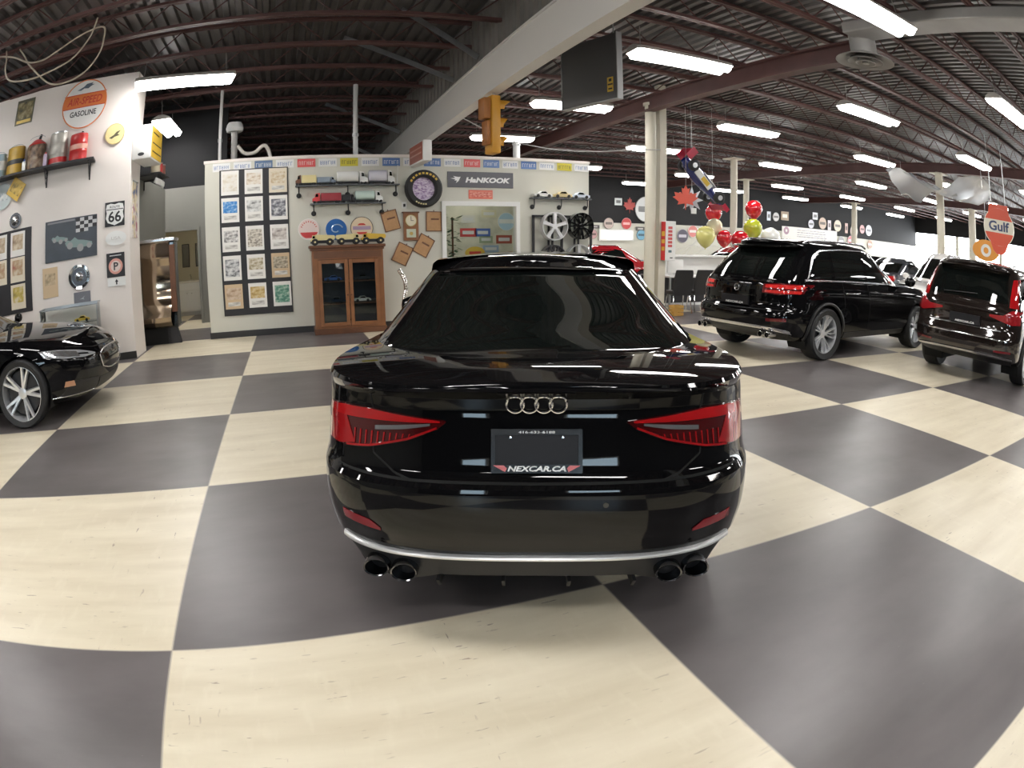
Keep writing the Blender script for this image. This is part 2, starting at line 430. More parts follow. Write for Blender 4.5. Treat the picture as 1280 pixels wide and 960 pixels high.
def resample(pts, n):
    P = [np.array(p, float) for p in pts]; d = [0.]
    for a, b in zip(P, P[1:]): d.append(d[-1]+float(np.linalg.norm(b-a)))
    t = np.linspace(0, d[-1], n); A = np.array(P)
    return [tuple(np.interp(x, d, A[:, k]) for k in range(A.shape[1])) for x in t]
def strip(low, top, f, off=.004, th=.014, nu=22, nv=5, mb=None):
    """A skin panel laid on a car surface f(a,b,off), between two curves, with side walls."""
    lo, tp = resample(low, nu), resample(top, nu); rows = []
    pts = [[(l[0]+(t[0]-l[0])*k/nv, l[1]+(t[1]-l[1])*k/nv) for l, t in zip(lo, tp)] for k in range(nv+1)]
    mb = mb or MB()
    G = [[f(a, b, off) for a, b in r] for r in pts]
    mb.grid(G)
    edge = [(0, j) for j in range(nu)]+[(i, nu-1) for i in range(1, nv+1)]+[(nv, j) for j in range(nu-2, -1, -1)]+[(i, 0) for i in range(nv-1, 0, -1)]
    mb.grid([[G[i][j] for i, j in edge], [f(*pts[i][j], off-th) for i, j in edge]], wrap=True)
    return mb
def seam(pts, f, w=.006, off=.0015, mb=None, n=30):
    """A narrow ribbon along a path on a car surface."""
    P = resample(pts, n); lo, hi = [], []
    for i, p in enumerate(P):
        a, b = P[max(i-1, 0)], P[min(i+1, n-1)]; t = np.array(b)-np.array(a); t = t/(np.linalg.norm(t)+1e-9); q = np.array([-t[1], t[0]])*w/2
        lo.append(tuple(np.array(p)-q)); hi.append(tuple(np.array(p)+q))
    mb = mb or MB(); mb.grid([[f(a, b, off) for a, b in lo], [f(a, b, off) for a, b in hi]])
    mb.grid([[f(a, b, off-.006) for a, b in lo], [f(a, b, off) for a, b in lo]]); mb.grid([[f(a, b, off) for a, b in hi], [f(a, b, off-.006) for a, b in hi]])
    return mb

def shell_mesh(low, up, arches, crown=.03, roofcrown=.035, nv=26, deck=None):
    """Skin of a car: lower body with wheel openings, its deck and the cabin above."""
    mb = MB()
    vs = sorted(set(list(np.linspace(0, 1, nv))+([] if low.vs is None else [min(1, max(0, v)) for v in low.vs])))
    rings = [low.ring(v, 24, 90, 24) for v in vs]
    P = []; n = len(rings[0])
    for sg in (1, -1):
        V = [[(x, sg*y, z) for x, y, z in r] for r in rings]
        o = len(mb.v); flat = [list(p) for r in V for p in r]; faces = []
        for i in range(len(V)-1):
            for j in range(n-1): faces.append((i*n+j, i*n+j+1, (i+1)*n+j+1, (i+1)*n+j))
        keep = []
        for f in faces:
            c = np.mean([flat[q] for q in f], axis=0); bad = False
            for ax, az, ar in arches:
                if math.hypot(c[0]-ax, c[2]-az) < ar and abs(c[1]) > .45: bad = True
            if not bad: keep.append(f)
        used = {q for f in keep for q in f}; dead = {q for f in faces if f not in set(keep) for q in f}
        for q in used & dead:
            p = flat[q]
            for ax, az, ar in arches:
                d = math.hypot(p[0]-ax, p[2]-az)
                if d < ar*1.25 and abs(p[1]) > .4 and d > 1e-6 and p[2] > .02:
                    p[0] = ax+(p[0]-ax)*ar/d; p[2] = max(az+(p[2]-az)*ar/d, rings[0][0][2]) if p[2] > rings[0][0][2]+1e-4 else p[2]
        rem = {q: k for k, q in enumerate(sorted(used))}
        mb.add([flat[q] for q in sorted(used)], [tuple(rem[q] for q in f) for f in keep])
    top = rings[-1]; K = 9; cols = []
    cf = deck or (lambda x: crown)
    for x, y, z in top:
        cols.append([(x, y*k, z+cf(x)*(1-k*k)*min(1, y/.35)) for k in np.linspace(-1, 1, 2*K+1)])
    mb.grid(cols)
    bot = rings[0]; mb.grid([[(x, y*k, z+.02) for k in (-1, -.5, 0, .5, 1)] for x, y, z in bot if 1])
    if up is not None:
        ws = sorted(set(list(np.linspace(0, 1, 14))+[.94, .97, .985]))
        rr = [up.ring(w, 22, 34, 20) for w in ws]
        for sg in (1, -1): mb.grid([[(x, sg*y, z) for x, y, z in r] for r in rr])
        mb.grid([[(x, y*k, z+roofcrown*(1-abs(k)**2.2)*min(1, y/.3)) for k in np.linspace(-1, 1, 15)] for x, y, z in rr[-1]])
    return mb

def wheel(parent, cx, cy, r, wd, spokes, side, rim_r=.74, style='twin', m_rim=None, name='wheel'):
    """Wheel with its outer face towards side (+1 left, -1 right); rim mesh with a tyre as its sub-part."""
    M = Matrix.Translation((cx, cy, r)) @ Matrix.Rotation(-side*PI/2, 4, 'X')     # local z -> outwards
    rr = r*rim_r; h = wd/2
    mb = MB()
    mb.lathe([(rr*.97, -h*.8), (rr, h*.55), (rr*1.0, h*.78), (rr*.955, h*.80), (rr*.93, h*.55), (rr*.90, -h*.7), (rr*.97, -h*.8)], 48, closed=True)
    mb.lathe([(0, h*.18), (rr*.20, h*.20), (rr*.21, h*.40), (rr*.13, h*.46), (0, h*.47)], 20)
    for i in range(spokes):
        a = 2*PI*i/spokes
        offs = (-.13, .13) if style == 'twin' else ((-.16, 0., .16) if style == 'fan' else (0.,))
        for of in offs:
            w0, w1 = (rr*.085, rr*.065) if style == 'twin' else (rr*.055, rr*.042) if style == 'fan' else (rr*.10, rr*.085)
            a2 = a+of*(.35 if style == 'twin' else .9); b2 = a+of*(1.25 if style == 'twin' else 1.9)
            p0 = Vector((math.cos(a2), math.sin(a2), 0))*rr*.17; p1 = Vector((math.cos(b2), math.sin(b2), 0))*rr*.94
            t = (p1-p0).normalized(); q = Vector((-t.y, t.x, 0))
            z0t, z1t = h*.42, h*.70; z0b, z1b = h*.16, h*.42
            V = [p0-q*w0+Vector((0, 0, z0b)), p0+q*w0+Vector((0, 0, z0b)), p1+q*w1+Vector((0, 0, z1b)), p1-q*w1+Vector((0, 0, z1b)),
                 p0-q*w0*.6+Vector((0, 0, z0t)), p0+q*w0*.6+Vector((0, 0, z0t)), p1+q*w1*.6+Vector((0, 0, z1t)), p1-q*w1*.6+Vector((0, 0, z1t))]
            mb.add(V, [(0, 3, 2, 1), (4, 5, 6, 7), (0, 1, 5, 4), (1, 2, 6, 5), (2, 3, 7, 6), (3, 0, 4, 7)])
    w = obj(name, mb, m_rim or m_alloy, parent, M=M)
    t = MB(); t.lathe([(rr*.94, -h*.9), (r*.93, -h), (r*.985, -h*.82), (r, -h*.5), (r, h*.5), (r*.985, h*.82), (r*.93, h), (rr*.985, h*.86), (rr*.97, h*.5), (rr*.94, -h*.9)], 56, closed=True)
    obj('tire', t, m_rubber, w, M=M)
    d = MB(); d.lathe([(rr*.2, -h*.1), (rr*.80, -h*.1), (rr*.80, h*.02), (rr*.2, h*.02)], 32, closed=True); obj('brake_disc', d, m_disc, w, M=M)
    b = MB(); b.lathe([(0, -h*.62), (rr*.92, -h*.62), (rr*.92, -h*.5), (0, -h*.5)], 28); obj('wheel_back', b, m_void, w, M=M)
    return w
def liner(parent, cx, cz, r, hw):
    for sg in (1, -1):
        mb = MB(); rows = []
        for yy in (hw-.035, hw-.36):
            rows.append([(cx+r*math.cos(a), sg*yy, max(cz+r*math.sin(a), .16)) for a in np.linspace(-.5, PI+.5, 25)])
        mb.grid(rows); mb.add(rows[1], [tuple(range(25))])
        obj('wheel_arch_liner', mb, m_void, parent)
# ------------------------------------------------------------------ the black coupe in front
zs = [.22, .28, .33, .355, .40, .48, .56, .615, .635, .65, .668, .685, .72, .80, .88, .925, .955, .972, .985]
zx = [.34, .13, .045, .005, -.01, -.04, -.05, -.045, -.04, -.022, -.006, .004, .014, .038, .062, .064, .022, -.004, .0]
vA = [(z-.22)/(.985-.22) for z in zs]
A_low = Shell(.22, pchip([0, .5, 1.3, 2.4, 3.3, 4.2, 4.7], [.985, 1.0, .985, .965, .93, .82, .72]),
    (vA, zx), ([0, .3, .6, .85, 1], [4.55, 4.68, 4.70, 4.6, 4.4]), ([0, .12, .3, .5, .7, .85, .95, 1], [.80, .862, .880, .878, .870, .868, .855, .83]), .80, 3.5, .8, 2.6, vs=vA)
A_up = Shell(pchip([0, 1, 3, 4.7], [.965, .97, .93, .9]), pchip([.4, 1.3, 1.9, 2.4, 3.0, 3.6], [1.295, 1.34, 1.37, 1.37, 1.35, 1.3]),
    ([0, .1, .2, .4, .7, .92, 1], [.40, .44, .53, .78, 1.12, 1.40, 1.50]), ([0, .5, .9, 1], [3.75, 3.2, 2.75, 2.6]), ([0, .12, .3, .5, .8, .93, 1], [.815, .788, .752, .715, .648, .612, .57]), .95, 2.7, .9, 2.4)
HD = R(68.2)
car = thing('car', 'glossy black car seen square from behind, nearest on the checker floor', 'car', (1.402, -.267, 0), HD)
arA = [(.98, .34, .375), (3.80, .34, .375)]
obj('body', shell_mesh(A_low, A_up, arA, deck=lambda x: .028 if x > .15 else .012+.1*max(x, 0)), m_black, car, ang=24)
liner(car, .98, .34, .375, .90); liner(car, 3.80, .34, .375, .90)
for (x, sg) in ((.98, 1), (.98, -1), (3.80, 1), (3.80, -1)): wheel(car, x, sg*.735, .345, .25, 5, sg, m_rim=m_alloyd)
rA = A_low.rear
# rear screen and roof
def ur(y, z, off=0.): return A_up.rear(y, z, off)
def upw(y, w, off=0.):                                          # cabin rear by level instead of height
    z = .967+(1.335-.967)*w
    return A_up.rear(y, z, off)
def rs_row(w, k): return [(k*u, .967+(1.335-.967)*w) for u in np.linspace(-1, 1, 41)]
g = strip([(u*.665, .995+.0*(1-u*u)) for u in np.linspace(-1, 1, 31)], [(u*.535, 1.288+.012*(1-u*u)) for u in np.linspace(-1, 1, 31)], ur, off=.004, th=.008, nu=41, nv=18)
obj('rear_window', g, m_glass, car)
mb = MB(); mb.grid([[tuple(ur(u*.545, 1.306+.016*(1-u*u)+dz, .002+o*(1-abs(u)**5))) for u in np.linspace(-1, 1, 31)] for dz, o in ((-.008, .002), (-.003, .042), (.003, .046), (.010, .01))])
obj('roof_spoiler', mb, m_gloss, car)
for sg in (1, -1):                                              # side glass and its slim bright trim
    f = lambda x, z, off=0., sg=sg: A_up.side(x, z, sg, off)
    obj('side_window', strip([(1.25, 1.02), (2.0, 1.0), (3.25, .985)], [(1.45, 1.20), (1.9, 1.305), (2.75, 1.29), (2.95, 1.2)], f, off=.003, th=.008), m_glass, car)
    obj('window_trim', seam([(1.10, 1.005), (2.0, .985), (3.3, .97)], f, w=.014, off=.005), m_gloss, car)
# lip of the boot lid
mb = MB(); rows = []
for dz, o in ((-.012, .0), (-.008, .016), (.0, .020), (.006, .012), (.010, -.03)):
    rows.append([tuple(rA(u*.60, .975-.012*abs(u)**3+dz, o)) for u in np.linspace(-1, 1, 41)])
mb.grid(rows); obj('boot_lip', mb, m_black, car)
# lamps
lampL_top = [(.795, .868), (.72, .882), (.60, .884), (.46, .868), (.315, .852)]
lampL_bot = [(.795, .735), (.70, .735), (.60, .748), (.45, .783), (.345, .825), (.315, .846)]
for sg in (1, -1):
    mir = lambda P, sg=sg: [(sg*y, z) for y, z in P]
    L = obj('tail_light', strip(mir(lampL_bot), mir(lampL_top), rA, off=.007, th=.03, nu=30, nv=8), mat('lamp_dark_red', (.055, .003, .004), .07, coat=1.), car)
    obj('light_bar', strip(mir([(.795, .838), (.70, .842), (.60, .845), (.45, .845), (.335, .846)]), mir([(.795, .865), (.71, .879), (.60, .881), (.46, .865), (.335, .852)]), rA, off=.011, th=.006, nu=30, nv=3), m_red, L)
    obj('outer_lens', strip(mir([(.797, .737), (.735, .737), (.66, .755)]), mir([(.797, .842), (.745, .845), (.70, .842)]), rA, off=.0105, th=.006, nu=12, nv=5), mat('lamp_mid_red', (.26, .006, .008), .07, coat=1., emit=(.8, .02, .02), estr=.03), L)
    obj('clear_lens', strip(mir([(.575, .812), (.46, .822), (.37, .836)]), mir([(.575, .826), (.46, .836), (.37, .843)]), rA, off=.011, th=.006, nu=16, nv=2), mat('smoked_clear_lens', (.20, .20, .21), .1, metal=.4, coat=1.), L)
    rb = MB()
    for k in range(12):
        y0 = .665-.024*k; zl = np.interp(y0, [.345, .45, .60, .70], [.83, .79, .755, .742]); strip(mir([(y0, zl+.004), (y0-.005, zl+.007)]), mir([(y0-.004, .806), (y0-.009, .806)]), rA, off=.0105, th=.004, nu=3, nv=2, mb=rb)
    obj('light_ribs', rb, MATS['lamp_mid_red'], L)
    obj('lower_bar', seam(mir([(.70, .742), (.60, .755), (.45, .79), (.345, .83)]), rA, w=.007, off=.012), MATS['lamp_mid_red'], L)
    obj('rear_reflector', strip(mir([(.72, .470), (.56, .452)]), mir([(.72, .505), (.60, .492), (.56, .462)]), rA, off=.004, th=.01, nu=14, nv=2), m_redd if 0 else mat('red_reflector', (.22, .01, .015), .15, coat=.6), car)
    # side mirror
    mm = MB(); mm.lathe([(0, -.10), (.05, -.09), (.078, -.03), (.082, .03), (.06, .085), (0, .10)], 16, Matrix.Translation((3.02, sg*(.955 if sg > 0 else .89), .975)) @ Matrix.Rotation(PI/2, 4, 'X') @ Matrix.Diagonal((.8, .95, 1.15, 1)))
    mm.box((2.98, min(sg*.74, sg*.87), .945), (3.06, max(sg*.74, sg*.87), .975)); obj('side_mirror', mm, m_black, car)
# shut lines
for sg in (1, -1):
    mb = seam([(sg*.60, .955), (sg*.585, .88), (sg*.583, .80), (sg*.583, .73), (sg*.50, .672), (sg*.44, .655)], rA, w=.007, off=.001); obj('shut_line', mb, m_gap, car)
obj('bumper_seam', seam([(-.74, .665), (-.44, .655), (0, .652), (.44, .655), (.74, .665)], rA, w=.008, off=.001, n=50), m_gap, car)
# four interlocked rings
for k in range(4):
    cy = .0735-.049*k; pts = []
    for i in range(36):
        a = 2*PI*i/36; y, z = cy+.0295*math.cos(a), .913+.0295*math.sin(a); pts.append(tuple(rA(y, z, .008)))
    obj('emblem_ring', MB().tube(pts, .0046, 8, close=True), m_chrome, car)
# licence plate and its dealer frame
y0, y1, z0, z1 = -.156, .156, .682, .832
xa, xb = float(rA(0, .69)[0]), float(rA(0, .825)[0]); zc = (z0+z1)/2
MP = Matrix.Translation(((xa+xb)/2-.008, 0, zc)) @ Matrix.Rotation(math.atan2(xb-xa, .135), 4, 'Y')      # the plate leans with the boot lid
def pbox(mb, ya, za, yb, zb, d0, d1): return mb.box((-d1, min(ya, yb), za-zc), (-d0, max(ya, yb), zb-zc), MP)
mb = MB(); pbox(mb, y0+.01, z0+.01, y1-.01, z1-.01, -.004, .006); plate = obj('license_plate', mb, m_plate, car, smooth=False)
mb = MB()
pbox(mb, y0, z0, y1, z0+.030, -.008, .012); pbox(mb, y0, z1-.020, y1, z1, -.008, .012); pbox(mb, y0, z0+.03, y0+.014, z1-.02, -.008, .012); pbox(mb, y1-.014, z0+.03, y1, z1-.02, -.008, .012)
obj('plate_frame', mb, mat('plate_frame_black', (.008, .008, .010), .25), plate, smooth=False)
FACE = Matrix.Rotation(-PI/2, 4, 'Z')
m_ink = mat('white_ink', (.85, .85, .85), .4)
obj('lettering', text_mb('NEXCAR.CA', .019, .0012, .035, .25, .200), m_ink, plate, smooth=False, M=MP @ Matrix.Translation((-.0125, .0, z0+.0155-zc)) @ FACE)
obj('phone_lettering', text_mb('416-633-6188', .0085, .0012, .012, 0., .125), m_ink, plate, smooth=False, M=MP @ Matrix.Translation((-.0125, 0, z1-.0105-zc)) @ FACE)
for sg in (1, -1):
    poly = [(0, -.010), (.036, .009), (.040, .012), (.004, .012), (-.006, .002)]
    obj('frame_flash', MB().prism(poly, -.0005, .0012), mat('pink_red_print', (.62, .16, .17), .4), plate, smooth=False, M=MP @ Matrix.Translation((-.0125, -sg*.108, z0+.0145-zc)) @ FACE @ Matrix.Rotation(PI/2, 4, 'X') @ Matrix.Diagonal((sg, 1, 1, 1)))
for (y, z) in ((.09, z1-.027), (-.09, z1-.027)): obj('plate_screw', MB().lathe([(0, .0), (.006, .0), (.005, .004), (0, .005)], 12), m_chrome, plate, M=MP @ Matrix.Translation((-.006, y, z-zc)) @ Matrix.Rotation(-PI/2, 4, 'Y'))
# silver blade, lower valance, exhausts
rows = []
for dz, o in [(.017*math.cos(q), -.004+.026*math.sin(q)) for q in np.linspace(PI, 0, 9)]:
    rows.append([tuple(rA(u*.745, .352+.012*abs(u)**4+dz, o)) for u in np.linspace(-1, 1, 61)])
obj('silver_strip', MB().grid(rows), mat('brushed_blade', (.86, .86, .86), .32, metal=.65), car)
def zbot(u):
    y = abs(u)*.70
    return float(np.interp(y, [0, .36, .43, .50, .63, .68, .70], [.272, .268, .25, .236, .240, .27, .30]))
rows = [[tuple(rA(u*(.735-.05*k), .34, .014-.012*k)[:2])+(.340+(zbot(u)-.340)*k,) for u in np.linspace(-1, 1, 71)] for k in np.linspace(0, 1, 6)]
rows.append([(x+.10, y*.97, z+.005) for x, y, z in rows[-1]]); rows.append([(x+.25, y, z+.06) for x, y, z in rows[-1]])
obj('rear_diffuser', MB().grid(rows), m_blackpl, car)
for y in (.36, .12, -.12, -.36):
    mb = MB(); mb.prism([(-.03, 0), (.14, 0), (.14, -.055), (.02, -.05)], -.006, .006, Matrix.Translation((.03, y, .262)) @ Matrix.Rotation(PI/2, 4, 'X'))
    obj('diffuser_fin', mb, m_blackpl, car, smooth=False)
for y in (.595, .485, -.485, -.595):
    M = Matrix.Translation((.045 if abs(y) < .55 else .075, y, .288)) @ Matrix.Rotation(PI/2, 4, 'Y') @ Matrix.Diagonal((.80, 1.12, 1, 1))
    mb = MB(); mb.lathe([(.040, .10), (.046, .02), (.047, -.035), (.044, -.045), (.039, -.042), (.037, .0), (.036, .10)], 28); e_ = obj('exhaust_tip', mb, m_gloss if 0 else mat('dark_chrome', (.16, .16, .17), .15, metal=1.), car, M=M)
    obj('pipe_bore', MB().lathe([(0, .06), (.036, .06), (.036, .065), (0, .065)], 20), m_void, e_, M=M)
mb = MB(); mb.cyl(rA(-.235, .585, .001), rA(-.235, .585, -.01), .010, 14); obj('parking_sensor', mb, m_gloss, car)
# ------------------------------------------------------------------ the other cars
def roof_rails(car, up, x0, x1, m, w=.60, dz=.04):
    for sg in (1, -1):
        pts = []
        for x in np.linspace(x0, x1, 14):
            z = float(up.zt(x)); y = float(up.hw(1.))*w*1.6; e_ = min(1, min(x-x0, x1-x)/.12)
            pts.append((x, sg*y, z-.01+dz*math.sqrt(max(0, e_))))
        obj('roof_rail', MB().tube(pts, .016, 8), m, car)

# ---- black sport utility with horizontal lamps
gv_z = [.27, .34, .42, .50, .60, .68, .72, .80, .90, 1.0, 1.06, 1.10]
gv_x = [.30, .10, .02, -.01, -.02, 0., .05, .075, .075, .085, .10, .12]
gvs = [(z-.27)/.83 for z in gv_z]
G_low = Shell(.27, pchip([0, 1, 2.5, 3.3, 4.2, 4.7], [1.10, 1.08, 1.05, 1.04, .98, .85]), (gvs, gv_x), ([0, .3, .6, .9, 1], [4.5, 4.68, 4.7, 4.62, 4.45]),
    ([0, .15, .35, .6, .8, 1], [.86, .92, .945, .945, .935, .89]), .62, 3.2, .7, 2.8, vs=gvs)
G_up = Shell(pchip([0, 4.7], [1.08, 1.03]), pchip([.2, .6, 1.2, 2., 2.8, 3.5], [1.585, 1.605, 1.625, 1.625, 1.59, 1.5]),
    ([0, .3, .6, .9, 1], [.13, .26, .42, .58, .55]), ([0, .5, .9, 1], [3.55, 3.1, 2.75, 2.55]), ([0, .2, .5, .8, .94, 1], [.875, .855, .80, .73, .68, .62]), .55, 3.2, .9, 2.6)
suv = thing('car', 'black sport utility with horizontal red lamps and a silver-spoked wheel, beside the chairs', 'car', (6.21, 4.44, 0), R(5.0)); suv.scale = (.965, .965, .965)
arG = [(.95, .36, .41), (3.80, .36, .41)]
obj('body', shell_mesh(G_low, G_up, arG, deck=lambda x: .02+.06*min(1, max(0, x-3.3))), m_black, suv, ang=26)
for ax in (.95, 3.80): liner(suv, ax, .36, .41, .92)
for (x, sg) in ((.95, 1), (.95, -1), (3.80, 1), (3.80, -1)): wheel(suv, x, sg*.835, .365, .27, 5, sg, style='fan', rim_r=.75)
gr = G_low.rear; gur = G_up.rear
obj('rear_window', strip([(u*.70, 1.13) for u in np.linspace(-1, 1, 21)], [(u*.60, 1.50) for u in np.linspace(-1, 1, 21)], gur, off=.004, th=.01, nu=31, nv=8), m_glass, suv)
mb = MB(); mb.grid([[tuple(gur(u*.62, 1.545+dz, o)) for u in np.linspace(-1, 1, 25)] for dz, o in ((-.02, .0), (-.012, .14), (.0, .16), (.02, .05), (.028, -.1))]); obj('roof_spoiler', mb, m_gloss, suv)
for sg in (1, -1):
    f = lambda x, z, off=0., sg=sg: G_up.side(x, z, sg, off); fl = lambda x, z, off=0., sg=sg: G_low.side(x, z, sg, off); mir = lambda P, sg=sg: [(sg*y, z) for y, z in P]
    obj('quarter_window', strip([(.62, 1.13), (1.12, 1.12)], [(.86, 1.44), (1.0, 1.485), (1.14, 1.505)], f, off=.003, th=.01), m_glass, suv)
    obj('rear_door_window', strip([(1.20, 1.12), (2.02, 1.10)], [(1.22, 1.51), (2.02, 1.53)], f, off=.003, th=.01), m_glass, suv)
    obj('front_door_window', strip([(2.10, 1.10), (3.30, 1.08)], [(2.10, 1.53), (2.55, 1.50), (2.85, 1.38), (3.25, 1.10)], f, off=.003, th=.01), m_glass, suv)
    tr = seam([(.50, 1.105), (1.6, 1.095), (3.4, 1.06)], f, w=.022, off=.006)
    seam([(.55, 1.11), (.80, 1.44), (.98, 1.515), (1.5, 1.548), (2.1, 1.555), (2.6, 1.515), (2.95, 1.38), (3.38, 1.07)], f, w=.018, off=.006, mb=tr, n=50)
    obj('window_trim', tr, m_satin, suv)
    obj('door_line', seam([(1.36, 1.08), (1.40, .75), (1.30, .52)], fl, w=.008, off=.0012), m_gap, suv); obj('door_line', seam([(2.06, 1.07), (2.10, .75), (2.08, .42)], fl, w=.008, off=.0012), m_gap, suv)
    for x in (1.58, 2.62):
        mb = MB(); pts = [tuple(fl(x+.19*u, .93, .012+.022*(1-u**4))) for u in np.linspace(-1, 1, 9)]; mb.tube(pts, .011, 8); obj('door_handle', mb, m_satin, suv)
    pts = [tuple(fl(.95+.43*math.cos(a), max(.36+.43*math.sin(a), .30), .010)) for a in np.linspace(-.15, PI+.15, 30)]
    obj('wheel_arch_trim', MB().tube(pts, .022, 8), m_blackpl, suv)
    obj('side_sill', strip([(1.45, .275), (3.3, .275)], [(1.45, .36), (3.3, .36)], fl, off=.012, th=.03), m_blackpl, suv)
    L = obj('tail_light', strip(mir([(.915, .925), (.70, .90), (.46, .915)]), mir([(.915, 1.045), (.70, 1.055), (.46, 1.03)]), gr, off=.008, th=.03, nu=24, nv=6), m_redd, suv)
    for (za, zb_) in ((.985, 1.035), (.922, .960)):
        obj('light_segment', strip(mir([(.905, za), (.70, za-.003), (.50, za+.002)]), mir([(.905, zb_), (.70, zb_), (.50, zb_-.008)]), gr, off=.012, th=.006, nu=20, nv=2), mat('red_lens_lit', (.55, .02, .02), .1, coat=1., emit=(1., .05, .03), estr=.10), L)
    obj('rear_reflector', strip(mir([(.84, .555), (.60, .545)]), mir([(.84, .60), (.60, .585)]), gr, off=.006, th=.012, nu=10, nv=2), m_redd, suv)
    mm = MB(); mm.sphere((3.22, sg*1.06, 1.14), .11, 14, (.7, 1, .75)); mm.box((3.18, min(sg*.85, sg*1.0), 1.07), (3.26, max(sg*.85, sg*1.0), 1.10)); obj('side_mirror', mm, m_black, suv)
    for y in (.66, .54):
        M = Matrix.Translation((.06, sg*y, .37)) @ Matrix.Rotation(PI/2, 4, 'Y'); e_ = obj('exhaust_tip', MB().lathe([(.036, .1), (.042, -.02), (.042, -.06), (.036, -.062), (.034, .1)], 20), m_chrome, suv, M=M); obj('pipe_bore', MB().lathe([(0, .04), (.033, .04), (.033, .05), (0, .05)], 14), m_void, e_, M=M)
rows = [[tuple(gr(u*.86, .46-.06*abs(u)**6+dz, o)) for u in np.linspace(-1, 1, 41)] for dz, o in ((-.028, .0), (-.022, .02), (.0, .026), (.020, .02), (.026, .0))]
obj('chrome_skid_strip', MB().grid(rows), m_satin, suv)
obj('rear_valance', strip([(u*.80, .29) for u in np.linspace(-1, 1, 11)], [(u*.84, .42) for u in np.linspace(-1, 1, 11)], gr, off=.004, th=.02, nu=31), m_blackpl, suv)
obj('tailgate_handle', strip([(-.36, .855), (.36, .855)], [(-.36, .875), (.36, .875)], gr, off=.012, th=.02), m_satin if 0 else m_gloss, suv)
mb = MB(); mb.box((.03, -.26, .73), (.055, .26, .85)); pl2 = obj('license_plate', mb, m_plate, suv, smooth=False)
t = text_mb('NEXCAR.CA', .028, .001, .03, .25, .34); obj('lettering', t, m_ink, pl2, smooth=False, M=Matrix.Translation((.029, 0, .752)) @ Matrix.Rotation(-PI/2, 4, 'Z'))
em = MB(); c = gr(0, .955, .01); pts = [(c[0], .045*math.cos(a), .955+.045*math.sin(a)) for a in np.linspace(0, 2*PI, 28)[:-1]]; em.tube(pts, .006, 8, close=True)
for k in range(3):
    a = PI/2+k*2*PI/3; em.cyl((c[0], 0, .955), (c[0], .043*math.cos(a), .955+.043*math.sin(a)), .006, 6, .002)
obj('star_emblem', em, m_chrome, suv)
obj('tailgate_line', seam([(-.86, 1.07), (-.84, .90), (-.78, .70), (0, .685), (.78, .70), (.84, .90), (.86, 1.07)], gr, w=.009, off=.0012, n=60), m_gap, suv)
mb = MB()
for k, ch in enumerate('GLC43'): pass
t = text_mb('AMG', .035, .001, .0, .0); obj('badge_lettering', t, m_chrome, suv, smooth=False, M=Matrix.Translation(tuple(gr(-.55, 1.075, .012))) @ Matrix.Rotation(-PI/2+.12, 4, 'Z'))
roof_rails(suv, G_up, .75, 2.42, m_satin)

# ---- dark brown sport utility with tall lamps at the frame edge
vv_z = [.30, .38, .46, .56, .66, .74, .80, .92, 1.02, 1.08, 1.12]
vv_x = [.30, .08, .0, -.02, -.015, .03, .06, .075, .07, .10, .13]
vvs = [(z-.30)/.82 for z in vv_z]
V_low = Shell(.30, pchip([0, 1, 2.5, 3.4, 4.3, 4.8], [1.12, 1.10, 1.07, 1.06, 1.0, .9]), (vvs, vv_x), ([0, .3, .6, .9, 1], [4.6, 4.76, 4.78, 4.7, 4.5]),
    ([0, .15, .35, .6, .8, 1], [.88, .93, .95, .955, .95, .91]), .52, 3.6, .7, 3., vs=vvs)
V_up = Shell(pchip([0, 4.8], [1.10, 1.05]), pchip([.2, .6, 1.2, 2., 2.8, 3.5], [1.63, 1.655, 1.675, 1.67, 1.63, 1.54]),
    ([0, .3, .6, .9, 1], [.14, .23, .34, .45, .43]), ([0, .5, .9, 1], [3.6, 3.15, 2.8, 2.6]), ([0, .2, .5, .8, .94, 1], [.90, .885, .835, .77, .72, .66]), .45, 3.6, .9, 2.6)
m_brownp = mat('dark_brown_paint', (.020, .014, .012), .09, coat=1., metal=.3)
vol = thing('car', 'dark brown sport utility with tall red lamps at the right edge', 'car', (8.19, 1.90, 0), R(8.5)); vol.scale = (.93, .93, .93)
arV = [(.95, .36, .41), (3.85, .36, .41)]
obj('body', shell_mesh(V_low, V_up, arV, deck=lambda x: .02+.05*min(1, max(0, x-3.4))), m_brownp, vol, ang=26)
for ax in (.95, 3.85): liner(vol, ax, .36, .41, .93)
for (x, sg) in ((.95, 1), (.95, -1), (3.85, 1), (3.85, -1)): wheel(vol, x, sg*.84, .365, .27, 7, sg, style='single', rim_r=.70)
vr = V_low.rear; vur = V_up.rear
obj('rear_window', strip([(u*.70, 1.16) for u in np.linspace(-1, 1, 21)], [(u*.64, 1.55) for u in np.linspace(-1, 1, 21)], vur, off=.004, th=.01, nu=31, nv=8), m_glass, vol)
mb = MB(); mb.grid([[tuple(vur(u*.66, 1.595+dz, o)) for u in np.linspace(-1, 1, 25)] for dz, o in ((-.02, .0), (-.012, .12), (.0, .14), (.02, .05), (.028, -.1))]); obj('roof_spoiler', mb, m_brownp, vol)
obj('wiper', MB().tube([tuple(vur(y, 1.20+.05*(.4-y), .02)) for y in np.linspace(-.15, .45, 8)], .008, 6), m_blackpl, vol)
